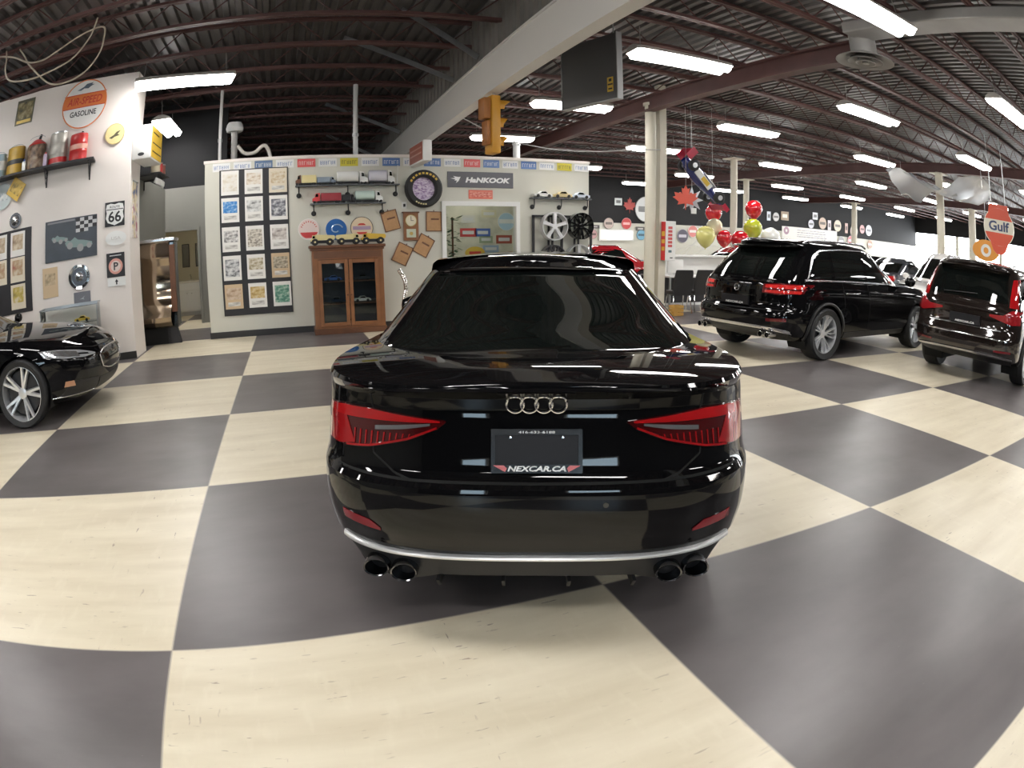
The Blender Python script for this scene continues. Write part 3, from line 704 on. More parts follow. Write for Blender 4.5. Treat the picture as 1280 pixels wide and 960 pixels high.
for sg in (1, -1):
    f = lambda x, z, off=0., sg=sg: V_up.side(x, z, sg, off); fl = lambda x, z, off=0., sg=sg: V_low.side(x, z, sg, off); mir = lambda P, sg=sg: [(sg*y, z) for y, z in P]
    obj('quarter_window', strip([(.58, 1.16), (1.2, 1.15)], [(.66, 1.50), (1.2, 1.55)], f, off=.003, th=.01), m_glass, vol)
    obj('rear_door_window', strip([(1.28, 1.15), (2.1, 1.13)], [(1.28, 1.56), (2.1, 1.58)], f, off=.003, th=.01), m_glass, vol)
    obj('front_door_window', strip([(2.18, 1.13), (3.35, 1.11)], [(2.18, 1.58), (2.6, 1.55), (3.3, 1.13)], f, off=.003, th=.01), m_glass, vol)
    obj('window_trim', seam([(.50, 1.125), (1.6, 1.115), (3.4, 1.085)], f, w=.02, off=.006), m_satin, vol)
    L = obj('tail_light', strip(mir([(.935, .90), (.80, .885), (.56, .93), (.42, .955)]), mir([(.935, 1.09), (.80, 1.085), (.66, 1.0), (.42, .985)]), vr, off=.010, th=.03, nu=26, nv=6), mat('red_lens_bright', (.26, .010, .014), .08, coat=1., emit=(1., .05, .05), estr=.03), vol)
    obj('upper_lamp', strip(mir([(.885, 1.10), (.74, 1.10)]), mir([(.80, 1.52), (.725, 1.50)]), vur, off=.010, th=.03, nu=8, nv=14), m_red, vol)
    obj('rear_reflector', strip(mir([(.84, .50), (.55, .49)]), mir([(.84, .53), (.55, .52)]), vr, off=.006, th=.012, nu=10, nv=2), m_redd, vol)
    pts = [tuple(fl(.95+.43*math.cos(a), max(.36+.43*math.sin(a), .32), .010)) for a in np.linspace(-.1, PI+.1, 30)]; obj('wheel_arch_trim', MB().tube(pts, .022, 8), m_blackpl, vol)
    mm = MB(); mm.sphere((3.28, sg*1.08, 1.17), .11, 14, (.7, 1, .75)); mm.box((3.24, min(sg*.87, sg*1.0), 1.10), (3.32, max(sg*.87, sg*1.0), 1.13)); obj('side_mirror', mm, m_brownp, vol)
mb = MB(); mb.box((.02, -.27, .80), (.045, .27, .93)); pl3 = obj('license_plate', mb, m_plate, vol, smooth=False)
t = text_mb('NEXCAR.CA', .028, .001, .03, .25, .34); obj('lettering', t, m_ink, pl3, smooth=False, M=Matrix.Translation((.019, 0, .822)) @ Matrix.Rotation(-PI/2, 4, 'Z'))
for z, w_, m_ in ((.775, .64, m_satin), (.655, .78, m_chrome)):
    obj('chrome_bar', strip([(-w_, z), (w_, z)], [(-w_, z+.014), (w_, z+.014)], vr, off=.012, th=.02, nu=31, nv=2), m_, vol)
obj('chrome_skid_strip', MB().grid([[tuple(vr(u*.86, .43-.02*abs(u)**4+dz, o)) for u in np.linspace(-1, 1, 41)] for dz, o in ((-.02, .0), (-.015, .018), (.0, .022), (.014, .018), (.019, .0))]), m_satin, vol)
obj('rear_valance', strip([(u*.80, .31) for u in np.linspace(-1, 1, 11)], [(u*.84, .40) for u in np.linspace(-1, 1, 11)], vr, off=.004, th=.02, nu=31), m_blackpl, vol)
roof_rails(vol, V_up, .75, 2.45, m_satin)

# ---- black saloon nosing in from the left
tz = [.17, .24, .32, .42, .50, .58, .66, .72, .76]; tx = [4.70, 4.86, 4.92, 4.945, 4.955, 4.95, 4.90, 4.83, 4.74]
tvs = [(z-.17)/.59 for z in tz]
T_low = Shell(.17, pchip([0, .8, 2.0, 3.2, 3.9, 4.5, 4.97], [1.02, 1.0, .96, .93, .875, .80, .72]), ([0, .3, .6, 1], [.2, .02, 0., .1]), (tvs, tx),
    ([0, .15, .4, .7, .9, 1], [.87, .935, .96, .965, .945, .88]), .6, 3., 1.05, 2.5, vs=tvs)
T_up = Shell(pchip([0, 2, 3.9, 4.97], [.98, .94, .86, .8]), pchip([.6, 1.6, 2.2, 2.8, 3.6], [1.25, 1.40, 1.43, 1.41, 1.2]), ([0, .4, .8, 1], [.35, .75, 1.3, 1.5]), ([0, .2, .5, .9, 1], [3.75, 3.5, 3.1, 2.6, 2.45]),
    ([0, .3, .7, .93, 1], [.85, .80, .70, .64, .58]), .9, 2.6, 1.0, 2.5)
tes = thing('car', 'black saloon with a silver double-spoke wheel nosing in from the left', 'car', (-6.34, 4.73, 0), R(0))
arT = [(1.08, .345, .385), (4.04, .345, .385)]
obj('body', shell_mesh(T_low, T_up, arT, deck=lambda x: .03+.035*min(1, max(0, x-3.4))), m_black, tes, ang=26)
for ax in (1.08, 4.04): liner(tes, ax, .345, .385, .93)
for (x, sg) in ((1.08, 1), (1.08, -1), (4.04, 1), (4.04, -1)): wheel(tes, x, sg*.845, .35, .25, 5, sg, style='twin', rim_r=.80)
tf = T_low.front; tuf = T_up.front
obj('windscreen', strip([(u*.74, .93) for u in np.linspace(-1, 1, 21)], [(u*.60, 1.36) for u in np.linspace(-1, 1, 21)], tuf, off=.004, th=.01, nu=31, nv=8), m_glass, tes)
for y in (.30, -.25): obj('wiper', MB().tube([tuple(tuf(y+.45*k, .945+.03*k, .02)) for k in np.linspace(0, 1, 8)], .008, 6), m_blackpl, tes)
for sg in (1, -1):
    f = lambda x, z, off=0., sg=sg: T_up.side(x, z, sg, off); fl = lambda x, z, off=0., sg=sg: T_low.side(x, z, sg, off); mir = lambda P, sg=sg: [(sg*y, z) for y, z in P]
    obj('side_window', strip([(1.2, 1.02), (3.2, .98)], [(1.5, 1.25), (2.1, 1.35), (2.7, 1.32), (3.2, 1.0)], f, off=.003, th=.01), m_glass, tes)
    H = obj('headlight', strip(mir([(.895, .665), (.80, .625), (.62, .60), (.45, .60)]), mir([(.895, .735), (.80, .72), (.62, .675), (.45, .615)]), tf, off=.007, th=.03, nu=26, nv=6), m_clear, tes)
    obj('lamp_reflector', strip(mir([(.87, .68), (.76, .635), (.66, .618)]), mir([(.87, .722), (.76, .70), (.66, .67)]), tf, off=.010, th=.006, nu=14, nv=3), m_lamp, H)
    obj('lamp_mask', strip(mir([(.66, .635), (.55, .617)]), mir([(.66, .652), (.55, .632)]), tf, off=.0105, th=.006, nu=8, nv=2), m_gloss, H)
    obj('lower_intake', strip(mir([(.80, .255), (.42, .245)]), mir([(.76, .39), (.42, .36)]), tf, off=.004, th=.02, nu=16), m_blackpl, tes)
    obj('fog_light', strip(mir([(.80, .345), (.72, .34)]), mir([(.80, .40), (.74, .395)]), tf, off=.009, th=.02, nu=6, nv=3), mat('amber_lens', (.55, .28, .16), .15, coat=.5), tes)
    obj('intake_blade', MB().tube([tuple(tf(sg*y, .235+.03*(y-.4), .012)) for y in np.linspace(.40, .84, 12)], .007, 6), m_satin, tes)
    mm = MB(); mm.sphere((3.15, sg*1.02, .985), .09, 14, (.7, 1, .7)); mm.box((3.11, min(sg*.80, sg*.98), .935), (3.19, max(sg*.80, sg*.98), .965)); obj('side_mirror', mm, m_black, tes)
nl = [(u*.36, .40+.05*abs(u)**2.5) for u in np.linspace(-1, 1, 21)]; ntp = [(u*.40, .625-.05*abs(u)**4) for u in np.linspace(-1, 1, 21)]
N_ = obj('nose_cone', strip(nl, ntp, tf, off=.006, th=.02, nu=31, nv=6), m_gloss, tes)
loop = resample(nl, 24)+resample(ntp, 24)[::-1]
obj('nose_trim', MB().tube([tuple(tf(a, b, .010)) for a, b in loop], .008, 8, close=True), m_satin, N_)
em = MB(); em.prism([(-.045, .05), (.045, .05), (.035, .035), (.012, .035), (0, -.05), (-.012, .035), (-.035, .035)], 0, .006, Matrix.Translation(tuple(tf(0, .575, .008))) @ Matrix.Rotation(PI/2, 4, 'Z') @ Matrix.Rotation(PI/2, 4, 'X')); obj('t_emblem', em, m_chrome, N_, smooth=False)
obj('centre_intake', strip([(-.40, .245), (.40, .245)], [(-.40, .345), (.40, .345)], tf, off=.004, th=.02, nu=20), m_blackpl, tes)
obj('bonnet_line', seam([(-.72, .73), (-.40, .665), (0, .655), (.40, .665), (.72, .73)], tf, w=.007, off=.0012, n=50), m_gap, tes)

# ---- cars farther back
def far_car(label, loc, rz, paint, tall=False, roof=None):
    zs_, h = (1.08, 1.66) if tall else (.95, 1.42)
    lo = Shell(.24, pchip([0, 1, 3.2, 4.2, 4.6], [zs_, zs_-.01, zs_-.04, zs_-.14, zs_-.26]), ([0, .3, .6, 1], [.2, 0, .02, .12]), ([0, .3, .6, 1], [4.45, 4.58, 4.6, 4.4]), ([0, .3, .6, 1], [.84, .90, .91, .85]), .6, 3., .8, 2.7)
    up_ = Shell(zs_-.03, pchip([.3, 1.4, 2.4, 3.4], [h-.07, h, h, h-.15]), ([0, .5, 1], [.2, .5, .7]) if tall else ([0, .5, 1], [.55, 1., 1.45]), ([0, .5, 1], [3.5, 3.0, 2.5]), ([0, .5, .9, 1], [.83, .75, .66, .58]), .7, 2.9, .9, 2.5)
    c_ = thing('car', label, 'car', loc, rz)
    obj('body', shell_mesh(lo, up_, [(.9, .33, .37), (3.7, .33, .37)], nv=14), paint, c_, ang=28)
    for ax in (.9, 3.7): liner(c_, ax, .33, .37, .88)
    for (x, sg) in ((.9, 1), (.9, -1), (3.7, 1), (3.7, -1)): wheel(c_, x, sg*.79, .33, .22, 5, sg, style='single', rim_r=.7)
    for sg in (1, -1):
        f = lambda x, z, off=0., sg=sg: up_.side(x, z, sg, off)
        x0 = .75 if tall else 1.45
        obj('side_window', strip([(x0, zs_+.04), (3.1, zs_+.03)], [(x0+.15, h-.14), (1.9, h-.09), (2.45, h-.10), (3.0, zs_+.06)], f, off=.003, th=.01), m_glass, c_)
        obj('tail_light', strip([(sg*.86, zs_-.22), (sg*.50, zs_-.2)], [(sg*.86, zs_-.06), (sg*.50, zs_-.08)], lo.rear, off=.006, th=.02, nu=10), m_red, c_)
        obj('headlight', strip([(sg*.84, zs_-.36), (sg*.55, zs_-.38)], [(sg*.84, zs_-.26), (sg*.55, zs_-.31)], lo.front, off=.006, th=.02, nu=10), m_clear, c_)
        mm = MB(); mm.sphere((3.0, sg*.97, zs_+.02), .09, 12, (.7, 1, .7)); mm.box((3.01, min(sg*.78, sg*.95), zs_-.05), (3.09, max(sg*.78, sg*.95), zs_-.01)); obj('side_mirror', mm, paint, c_)
    obj('rear_window', strip([(u*.68, zs_+.04) for u in np.linspace(-1, 1, 9)], [(u*.58, h-.12) for u in np.linspace(-1, 1, 9)], up_.rear, off=.004, th=.01, nu=21), m_glass, c_)
    obj('windscreen', strip([(u*.70, zs_+.02) for u in np.linspace(-1, 1, 9)], [(u*.56, h-.11) for u in np.linspace(-1, 1, 9)], up_.front, off=.004, th=.01, nu=21), m_glass, c_)
    return c_
m_redp = mat('red_paint', (.36, .012, .018), .1, coat=1.); m_whitep = mat('white_car_paint', (.78, .77, .74), .12, coat=1.); m_greyp = mat('slate_paint', (.05, .055, .065), .1, coat=1.); m_bluep = mat('navy_paint', (.015, .03, .06), .08, coat=1.)
far_car('red car standing behind the round post, seen over the roof of the black coupe', (12.0, 15.6, 0), R(186), m_redp)
far_car('red car with dark windows behind the white counter and chairs', (11.6, 12.6, 0), R(4), m_redp)
far_car('navy car behind the wheel rack end of the office box', (4.0, 17.4, 0), R(3), m_bluep)
far_car('white sport utility behind the brown one, bonnet towards the posts', (16.0, 6.0, 0), R(196), m_whitep, tall=True)
far_car('slate car beyond the black sport utility, by the slim post', (17.2, 10.6, 0), R(5), m_greyp)
far_car('black car in the far row nearest the windows', (28.2, 12.4, 0), R(185), m_black)
far_car('black sport utility in the far row before the windows', (26.0, 7.0, 0), R(178), m_black, tall=True)
far_car('slate sport utility against the back wall under the round signs', (20.5, 20.2, 0), R(0), m_greyp, tall=True)
far_car('black car against the back wall at its far corner', (28.5, 20.0, 0), R(5), m_black)
# ------------------------------------------------------------------ things on the walls and shelves
m_paper = mat('paper_white', (.82, .80, .76), .5); m_ivory = mat('paper_ivory', (.74, .66, .52), .5); m_tan = mat('paper_tan', (.60, .45, .28), .5)
m_boardk = mat('black_board', (.018, .017, .020), .5); m_ink_k = mat('black_ink', (.015, .015, .018), .5); m_orange = mat('orange_enamel', (.72, .20, .05), .3); m_redink = mat('red_ink', (.55, .04, .03), .4)
m_oak = mat('oak_wood', (.235, .095, .035), .38, noise=.45, nscale=5); m_oakd = mat('dark_oak_wood', (.13, .05, .02), .4, noise=.4, nscale=6)
m_cork = mat('cork_tan', (.46, .26, .12), .6, noise=.2, nscale=20); m_wood2 = mat('walnut_edge', (.14, .055, .025), .45)
m_yel = mat('yellow_enamel', (.66, .43, .05), .35); m_yelp = mat('pale_yellow_enamel', (.72, .62, .30), .35); m_ltgrey = mat('light_grey_plastic', (.6, .6, .6), .4)
m_bluee = mat('blue_enamel', (.04, .12, .42), .3); m_whitee = mat('white_enamel', (.80, .80, .78), .3); m_rede = mat('red_enamel', (.52, .03, .03), .3); m_gold = mat('gold_rim', (.5, .36, .12), .35, metal=.7)
def glassmat():
    m = bpy.data.materials.new('clear_glass'); m.use_nodes = True; nt = m.node_tree; nt.nodes.remove(nt.nodes['Principled BSDF'])
    o = nt.nodes['Material Output']; t = nt.nodes.new('ShaderNodeBsdfTransparent'); t.inputs[0].default_value = (.93, .96, .95, 1); g = nt.nodes.new('ShaderNodeBsdfGlossy'); g.inputs['Roughness'].default_value = .01
    f = nt.nodes.new('ShaderNodeFresnel'); f.inputs[0].default_value = 1.5; x = nt.nodes.new('ShaderNodeMixShader')
    nt.links.new(f.outputs[0], x.inputs[0]); nt.links.new(t.outputs[0], x.inputs[1]); nt.links.new(g.outputs[0], x.inputs[2]); nt.links.new(x.outputs[0], o.inputs[0]); return m
m_glassc = glassmat()
def on_left(s, z, d=0.): return lw(s, z, d+.003), LWR
def panel(name, label, cat, loc, rz, w, h, d, m, group=None, tilt=0., frame=None, fm=None):
    """A flat board hung on a wall: local x right, -y out of the wall, centred on loc."""
    t = thing(name, label, cat, loc, rz, group)
    if tilt: t.rotation_euler = (0, tilt, rz)
    obj('board', MB().box((-w/2, -d, -h/2), (w/2, 0, h/2), bev=min(.004, d/3)), m, t, smooth=False)
    if frame:
        b = MB(); f = frame
        b.box((-w/2, -d-.008, -h/2), (w/2, -.001, -h/2+f)).box((-w/2, -d-.008, h/2-f), (w/2, -.001, h/2)).box((-w/2, -d-.008, -h/2+f), (-w/2+f, -.001, h/2-f)).box((w/2-f, -d-.008, -h/2+f), (w/2, -.001, h/2-f))
        obj('frame', b, fm or m_wood2, t, smooth=False)
    return t
def patch(t, name, x, z, w, h, d, m, dd=.0015): return obj(name, MB().box((x-w/2, -d-dd, z-h/2), (x+w/2, -d, z+h/2)), m, t, smooth=False)
def letters(t, s, h, x, z, d, m, width=None, bold=.01, shear=0., name='lettering', rot=0.):
    return obj(name, text_mb(s, h, .0015, bold, shear, width), m, t, smooth=False, M=Matrix.Translation((x, -d, z)) @ Matrix.Rotation(rot, 4, 'Y'))
YR = Matrix.Rotation(PI/2, 4, 'X')                                       # local z -> -y, out of the wall
def disc(name, label, cat, loc, rz, r, m, rim=None, d=.02, group=None, n=40):
    t = thing(name, label, cat, loc, rz, group)
    obj('face', MB().lathe([(0, 0), (r, 0), (r, d*.7), (r*.985, d), (0, d)], n), m, t, M=YR)
    if rim: obj('rim', MB().lathe([(r*.965, d*.5), (r*1.01, d*.5), (r*1.01, d*1.2), (r*.965, d*1.2)], n, closed=True), rim, t, M=YR)
    return t
def band(t, name, r, z0, z1, d, m, n=14):
    zz = np.linspace(z0, z1, n); L = [(-math.sqrt(max(0, r*r-z*z)), z) for z in zz]; P = L+[(-x, z) for x, z in reversed(L)]
    return obj(name, MB().prism(P, d, d+.0015, YR @ Matrix.Diagonal((1, 1, 1, 1))), m, t, smooth=False)

# ---- left wall
p, a = on_left(2.35, 4.245); t = panel('wall_sign', 'small dark picture sign, high up and alone on the left wall', 'sign', p, a, .38, .44, .015, mat('olive_sign', (.10, .095, .06), .4))
patch(t, 'picture', 0, .02, .33, .30, .015, pic('old_sign_print', [(.05, .05, .04), (.22, .18, .08), (.42, .36, .22)], 9))
patch(t, 'caption', 0, -.17, .30, .05, .015, m_gold)
p, a = on_left(1.12, 4.14); t = disc('gasoline_sign', 'large round white gasoline sign with an orange band above the row of cans', 'sign', p, a, .42, m_whitee, m_orange, .02)
band(t, 'orange_band', .408, -.06, .17, .0205, m_orange)
for z in (.165, -.065): obj('band_edge', MB().box((-.405 if 1 else 0, -.0225, z), (.405, -.0205, z+.012)), m_redink, t, smooth=False)
letters(t, 'AIR-SPEED', .13, 0, .055, .0225, m_redink, .66, .012, .25, 'orange_lettering'); letters(t, 'GASOLINE', .095, 0, -.165, .021, m_ink_k, .50, .02, 0, 'black_lettering')
obj('winged_figure', MB().prism([(-.17, -.02), (-.05, .03), (.0, .075), (.12, .085), (.10, .055), (.15, .05), (.08, .02), (.04, -.01), (-.04, 0), (-.10, -.03)], .0205, .022, Matrix.Translation((0, 0, .27)) @ YR), mat('steel_blue_ink', (.10, .13, .17), .5), t, smooth=False)
p, a = on_left(.475, 3.53); t = disc('round_sign', 'small round cream and gold sign right of the gasoline sign', 'sign', p, a, .17, m_yelp, m_gold, .018)
letters(t, 'Indian', .07, 0, .0, .0185, m_ink_k, .22, .004, .2) if 0 else obj('emblem', MB().prism([(-.10, -.06), (-.02, -.02), (.03, .03), (.10, .05), (.05, -.01), (.09, -.03), (.0, -.05), (-.05, -.08)], .0185, .020, YR), mat('olive_ink', (.10, .09, .05), .5), t, smooth=False)
# shelf of oil cans
p, a = on_left(2.25, 3.11); t = thing('wall_shelf', 'long black shelf on the left wall carrying the oil cans', 'shelf', p, a)
obj('board', MB().box((-1.15, -.40, 0), (1.46, 0, .035), bev=.004), m_boardk, t, smooth=False)
for x in (-.6, .55, 1.37):
    mb = MB(); mb.box((x-.012, -.02, -.27), (x+.012, 0, 0)).box((x-.012, -.36, -.02), (x+.012, 0, 0)); pts = [(x, -.02-.30*k, -.25+.23*k**1.6) for k in np.linspace(0, 1, 9)]; mb.tube(pts, .007, 6)
    mb.tube([(x, -.10+.05*math.cos(q), -.09+.05*math.sin(q)) for q in np.linspace(0, 5.2, 14)], .006, 6); obj('bracket', mb, m_boardk, t)
def can(label, s, r, h, body, bandm=None, topm=None, spout=False, cone=False, band_z=(.3, .7)):
    p, a = on_left(s*.985+.02, 3.1465, .21); t = thing('oil_can', label, 'can', p, a, 'oil cans on the wall shelf')
    hb = h*(.78 if cone else 1)
    obj('body', MB().lathe([(0, 0), (r*.97, 0), (r, .008), (r*.985, .02), (r*.985, hb*.33), (r, hb*.34), (r*.985, hb*.35), (r*.985, hb*.66), (r, hb*.67), (r*.985, hb*.68), (r*.985, hb-.02), (r, hb-.008), (r*.97, hb), (0, hb-.006)], 32), body, t)
    if bandm: obj('label_band', MB().lathe([(r*1.0, hb*band_z[0]), (r*1.006, hb*band_z[0]), (r*1.006, hb*band_z[1]), (r*1.0, hb*band_z[1])], 32, closed=True), bandm, t)
    if cone: obj('cone_top', MB().lathe([(r*.97, hb), (r*.93, hb+.02), (r*.45, h*.96), (r*.16, h), (0, h)], 28), topm or body, t)
    elif topm: obj('lid', MB().lathe([(0, hb), (r*.96, hb), (r*.96, hb+.02), (0, hb+.022)], 28), topm, t)
    if spout: obj('spout', MB().cyl((r*.2, 0, h-.005), (r*.35, 0, h+.07), .03, 10, .022), m_boardk, t)
    mb = MB(); mb.tube([(r*.8*math.cos(q), -.02, h+.004+.05*math.sin(q)) for q in np.linspace(.1, PI-.1, 12)], .005, 6); obj('bail_handle', mb, m_steel, t)
can('red oil can with a black spout at the right end of the shelf', 1.10, .165, .40, m_rede, mat('pale_red_print', (.70, .35, .28), .35), m_rede, True, band_z=(.42, .62))
can('tall bare tin can with a red foot, between two red-topped cans', 1.49, .175, .49, mat('old_tin', (.46, .44, .40), .45, metal=.3, noise=.3, nscale=12), m_rede, m_steel, band_z=(.03, .2))
can('dark brown can with a red cone top and spout on the shelf', 1.93, .19, .49, pic('brown_tin', [(.06, .035, .02), (.22, .14, .09), (.36, .30, .22)], 10), None, m_rede, True, True)
can('mustard yellow can left of the red cone-topped one', 2.36, .18, .43, mat('mustard_tin', (.45, .28, .04), .35, noise=.3, nscale=8), mat('dark_oval_print', (.05, .05, .05), .4), None, band_z=(.34, .52))
can('pale blue and white can cut by the edge of the photo', 2.75, .17, .38, mat('pale_blue_tin', (.38, .52, .60), .35), m_whitee, None, band_z=(.3, .7))
p, a = on_left(2.125, 3.1465, .355); t = thing('small_tin', 'small white flat tin standing in front of the cans', 'tin', p, a); obj('body', MB().box((-.035, -.03, 0), (.035, .03, .15), bev=.008), m_whitee, t); obj('cap', MB().cyl((0, 0, .15), (0, 0, .18), .018, 10), m_bluee, t)
p, a = on_left(1.70, 3.1465, .355); t = thing('small_tin', 'small purple and white tin beside the brown can', 'tin', p, a); obj('body', MB().box((-.035, -.03, 0), (.035, .03, .19), bev=.008), mat('mauve_tin', (.50, .42, .55), .35), t); obj('cap', MB().cyl((0, 0, .19), (0, 0, .215), .018, 10), m_rede, t)
# plates hanging below
t = panel('metal_sign', 'yellow diamond sign hanging under the shelf of cans', 'sign', lw(2.31, 2.92, .10), LWR, .30, .30, .012, m_yel, tilt=R(35)); patch(t, 'print', 0, 0, .22, .16, .012, pic('yellow_print', [(.10, .08, .02), (.55, .36, .05), (.7, .5, .12)], 14))
p, a = on_left(2.62, 2.86, .02); t = disc('metal_sign', 'round pale blue sign hanging under the shelf at the photo edge', 'sign', p, a, .21, mat('pale_sign', (.52, .58, .58), .35), m_steel, .015); patch(t, 'print', 0, 0, .26, .14, .0155, pic('pale_print', [(.2, .25, .3), (.55, .6, .6), (.75, .75, .7)], 14))
# highway shield, oval plate, parking sign
p, a = on_left(.41, 2.245); t = thing('highway_shield', 'black and white highway shield sign numbered 66', 'sign', p, a)
sh = [(-.14, .15), (-.07, .165), (0, .15), (.07, .165), (.14, .15), (.155, .08), (.14, .02), (.155, -.06), (.12, -.13), (0, -.175), (-.12, -.13), (-.155, -.06), (-.14, .02), (-.155, .08)]
obj('plate', MB().box((-.17, -.012, -.19), (.17, 0, .19), bev=.004), m_ink_k, t, smooth=False); obj('shield', MB().prism(sh, .012, .0145, YR), m_whitee, t, smooth=False)
obj('divider', MB().box((-.145, -.0165, .065), (.145, -.0145, .077)), m_ink_k, t, smooth=False); letters(t, '66', .17, 0, -.04, .0145, m_ink_k, .22, .02); letters(t, 'ROUTE', .035, 0, .11, .0145, m_ink_k, .17, .01, name='upper_lettering')
p, a = on_left(.39, 1.87); t = thing('oval_plate', 'white oval plate between the shield and the parking sign', 'sign', p, a)
obj('plate', MB().lathe([(0, 0), (.175, 0), (.18, .012), (0, .016)], 36), m_whitee, t, M=YR @ Matrix.Diagonal((1, .62, 1, 1))); letters(t, 'USA', .05, 0, 0, .0165, mat('pale_grey_ink', (.6, .58, .56), .4), .16)
p, a = on_left(.405, 1.46); t = panel('parking_sign', 'black parking sign with a red ring and P', 'sign', p, a, .31, .37, .014, m_ink_k)
obj('ring', MB().lathe([(.085, .014), (.12, .014), (.12, .0165), (.085, .0165)], 36, closed=True), mat('rose_ring', (.68, .32, .26), .4), t, M=Matrix.Translation((0, 0, -.02)) @ YR); obj('disc', MB().lathe([(0, .014), (.085, .014), (.085, .0155), (0, .0155)], 30), mat('pale_pink', (.72, .60, .55), .4), t, M=Matrix.Translation((0, 0, -.02)) @ YR)
letters(t, 'P', .12, .005, -.02, .0158, m_ink_k, None, .02); patch(t, 'top_line', 0, .145, .2, .014, .014, m_ltgrey)
p, a = on_left(.40, 1.20); t = panel('sign_plate', 'small white plate with an arrow under the parking sign', 'sign', p, a, .31, .13, .012, m_whitee); obj('arrow', MB().prism([(0, .045), (.03, 0), (.012, 0), (.012, -.04), (-.012, -.04), (-.012, 0), (-.03, 0)], .012, .014, YR), m_ink_k, t, smooth=False)
# racing picture
p, a = on_left(1.20, 1.965); t = panel('racing_picture', 'dark racing picture of two open-wheel cars with a chequered flag corner', 'picture', p, a, .96, .64, .02, mat('racing_ground', (.045, .055, .07), .4, noise=.3, nscale=5))
mw, mk = MB(), MB()
for i in range(5):
    for j in range(4):
        if i >= 3-0 and j >= 3: continue
        (mw if (i+j) % 2 else mk).box((.10+.075*i, -.0215-.0003*((i+j) % 2), .30-.055*(j+1)+(0)), (.10+.075*(i+1), -.02, .30-.055*j))
obj('flag_white_squares', mw, mat('flag_white', (.55, .55, .56), .5), t, smooth=False); obj('flag_black_squares', mk, m_ink_k, t, smooth=False)
m_rc = mat('racer_teal', (.20, .28, .27), .4)
for (cx, cz, k) in ((.12, -.09, 1.), (-.22, .02, .62)):
    mb = MB()
    poly = [(-.22, .03), (-.18, .07), (-.12, .05), (-.04, .10), (.02, .055), (.12, .04), (.27, -.0), (.28, -.05), (.10, -.07), (-.10, -.05), (-.20, -.02)]
    mb.prism([(x*k, z*k) for x, z in poly], .0202, .0225, Matrix.Translation((cx, 0, cz)) @ YR); c = obj('painted_racer', mb, m_rc, t, smooth=False)
    for (wx, wz, wr) in ((-.13, -.02, .055), (.06, -.07, .06), (.22, -.05, .045)): obj('painted_wheel', MB().lathe([(0, .0225), (wr*k, .0225), (wr*k, .0235), (0, .0235)], 20, Matrix.Translation((cx+wx*k, 0, cz+wz*k)) @ YR), mat('racer_tyre', (.30, .30, .30), .5), c, smooth=False)
patch(t, 'title_strip', -.18, .285, .52, .03, .02, mat('title_grey', (.22, .22, .24), .5))
p, a = on_left(1.05, 1.36); t = disc('hub_cap', 'large chrome wheel cover under the racing picture', 'hub cap', p, a, .20, m_chrome, None, .03)
obj('outer_ring', MB().lathe([(.13, .03), (.20, .02), (.19, .06), (.15, .055)], 36, closed=True), m_chrome, t, M=YR); obj('centre_dome', MB().lathe([(.075, .03), (.07, .06), (.04, .08), (0, .085)], 28), m_satin, t, M=YR); obj('dark_ring', MB().lathe([(.078, .031), (.128, .031), (.128, .034), (.078, .034)], 36, closed=True), m_alloyd, t, M=YR)
p, a = on_left(2.30, 2.42); t = disc('hub_cap', 'small chrome lamp-shaped cap above the black photo board', 'hub cap', p, a, .125, m_chrome, None, .04); obj('centre_dome', MB().lathe([(.08, .04), (.07, .08), (.03, .10), (0, .103)], 24), m_satin, t, M=YR); obj('dark_ring', MB().lathe([(.085, .0405), (.115, .0405), (.115, .046), (.085, .046)], 30, closed=True), m_alloyd, t, M=YR)
p, a = on_left(1.595, 1.34); t = panel('notice', 'beige paper notice left of the chrome wheel cover', 'notice', p, a, .29, .46, .008, m_tan); patch(t, 'print', 0, .05, .20, .18, .008, pic('beige_print', [(.25, .2, .12), (.48, .36, .22), (.6, .48, .32)], 14))
p, a = on_left(1.015, 1.03); t = panel('notice', 'small grey plaque just under the chrome wheel cover', 'plaque', p, a, .30, .19, .012, mat('slate_plaque', (.16, .16, .18), .35)); obj('emblem', MB().prism([(-.05, -.02), (0, .0), (.05, .03), (.02, -.005), (.04, -.03), (0, -.015)], .012, .014, YR), m_steel, t, smooth=False)
# black board with photographs
p, a = on_left(2.62, 1.62); t = panel('photo_board', 'black board of mounted photographs at the left edge', 'board', p, a, 1.32, 1.31, .02, m_boardk)
strips = []
for (x, m0, cs) in ((.38, m_paper, None), (.0, m_ivory, None), (-.40, m_paper, None)):
    for k, z in enumerate((.42, .02, -.40)):
        if x == 0 and k == 2: continue
        lab = {(.38, 0): 'framed document print at the top right of the black photo board', (.38, 1): 'reddish photograph in the middle right of the black photo board', (.38, 2): 'yellow car photograph at the bottom right of the black photo board'}.get((x, k), 'mounted photograph on the black photo board, mostly outside the photo')
        q, a = on_left(2.62-x, 1.62+z, .0205); ph = panel('mounted_photo', lab, 'photograph', q, a, .30, .385, .006, m_ivory if k else m_paper, 'photographs on the black board')
        patch(ph, 'picture', 0, .03, .22, .24, .006, pic('album%d' % k, [[(.2, .12, .07), (.55, .42, .28), (.75, .66, .5)], [(.35, .05, .05), (.5, .35, .2), (.7, .6, .45)], [(.2, .16, .05), (.55, .42, .10), (.72, .65, .5)]][k], 8))
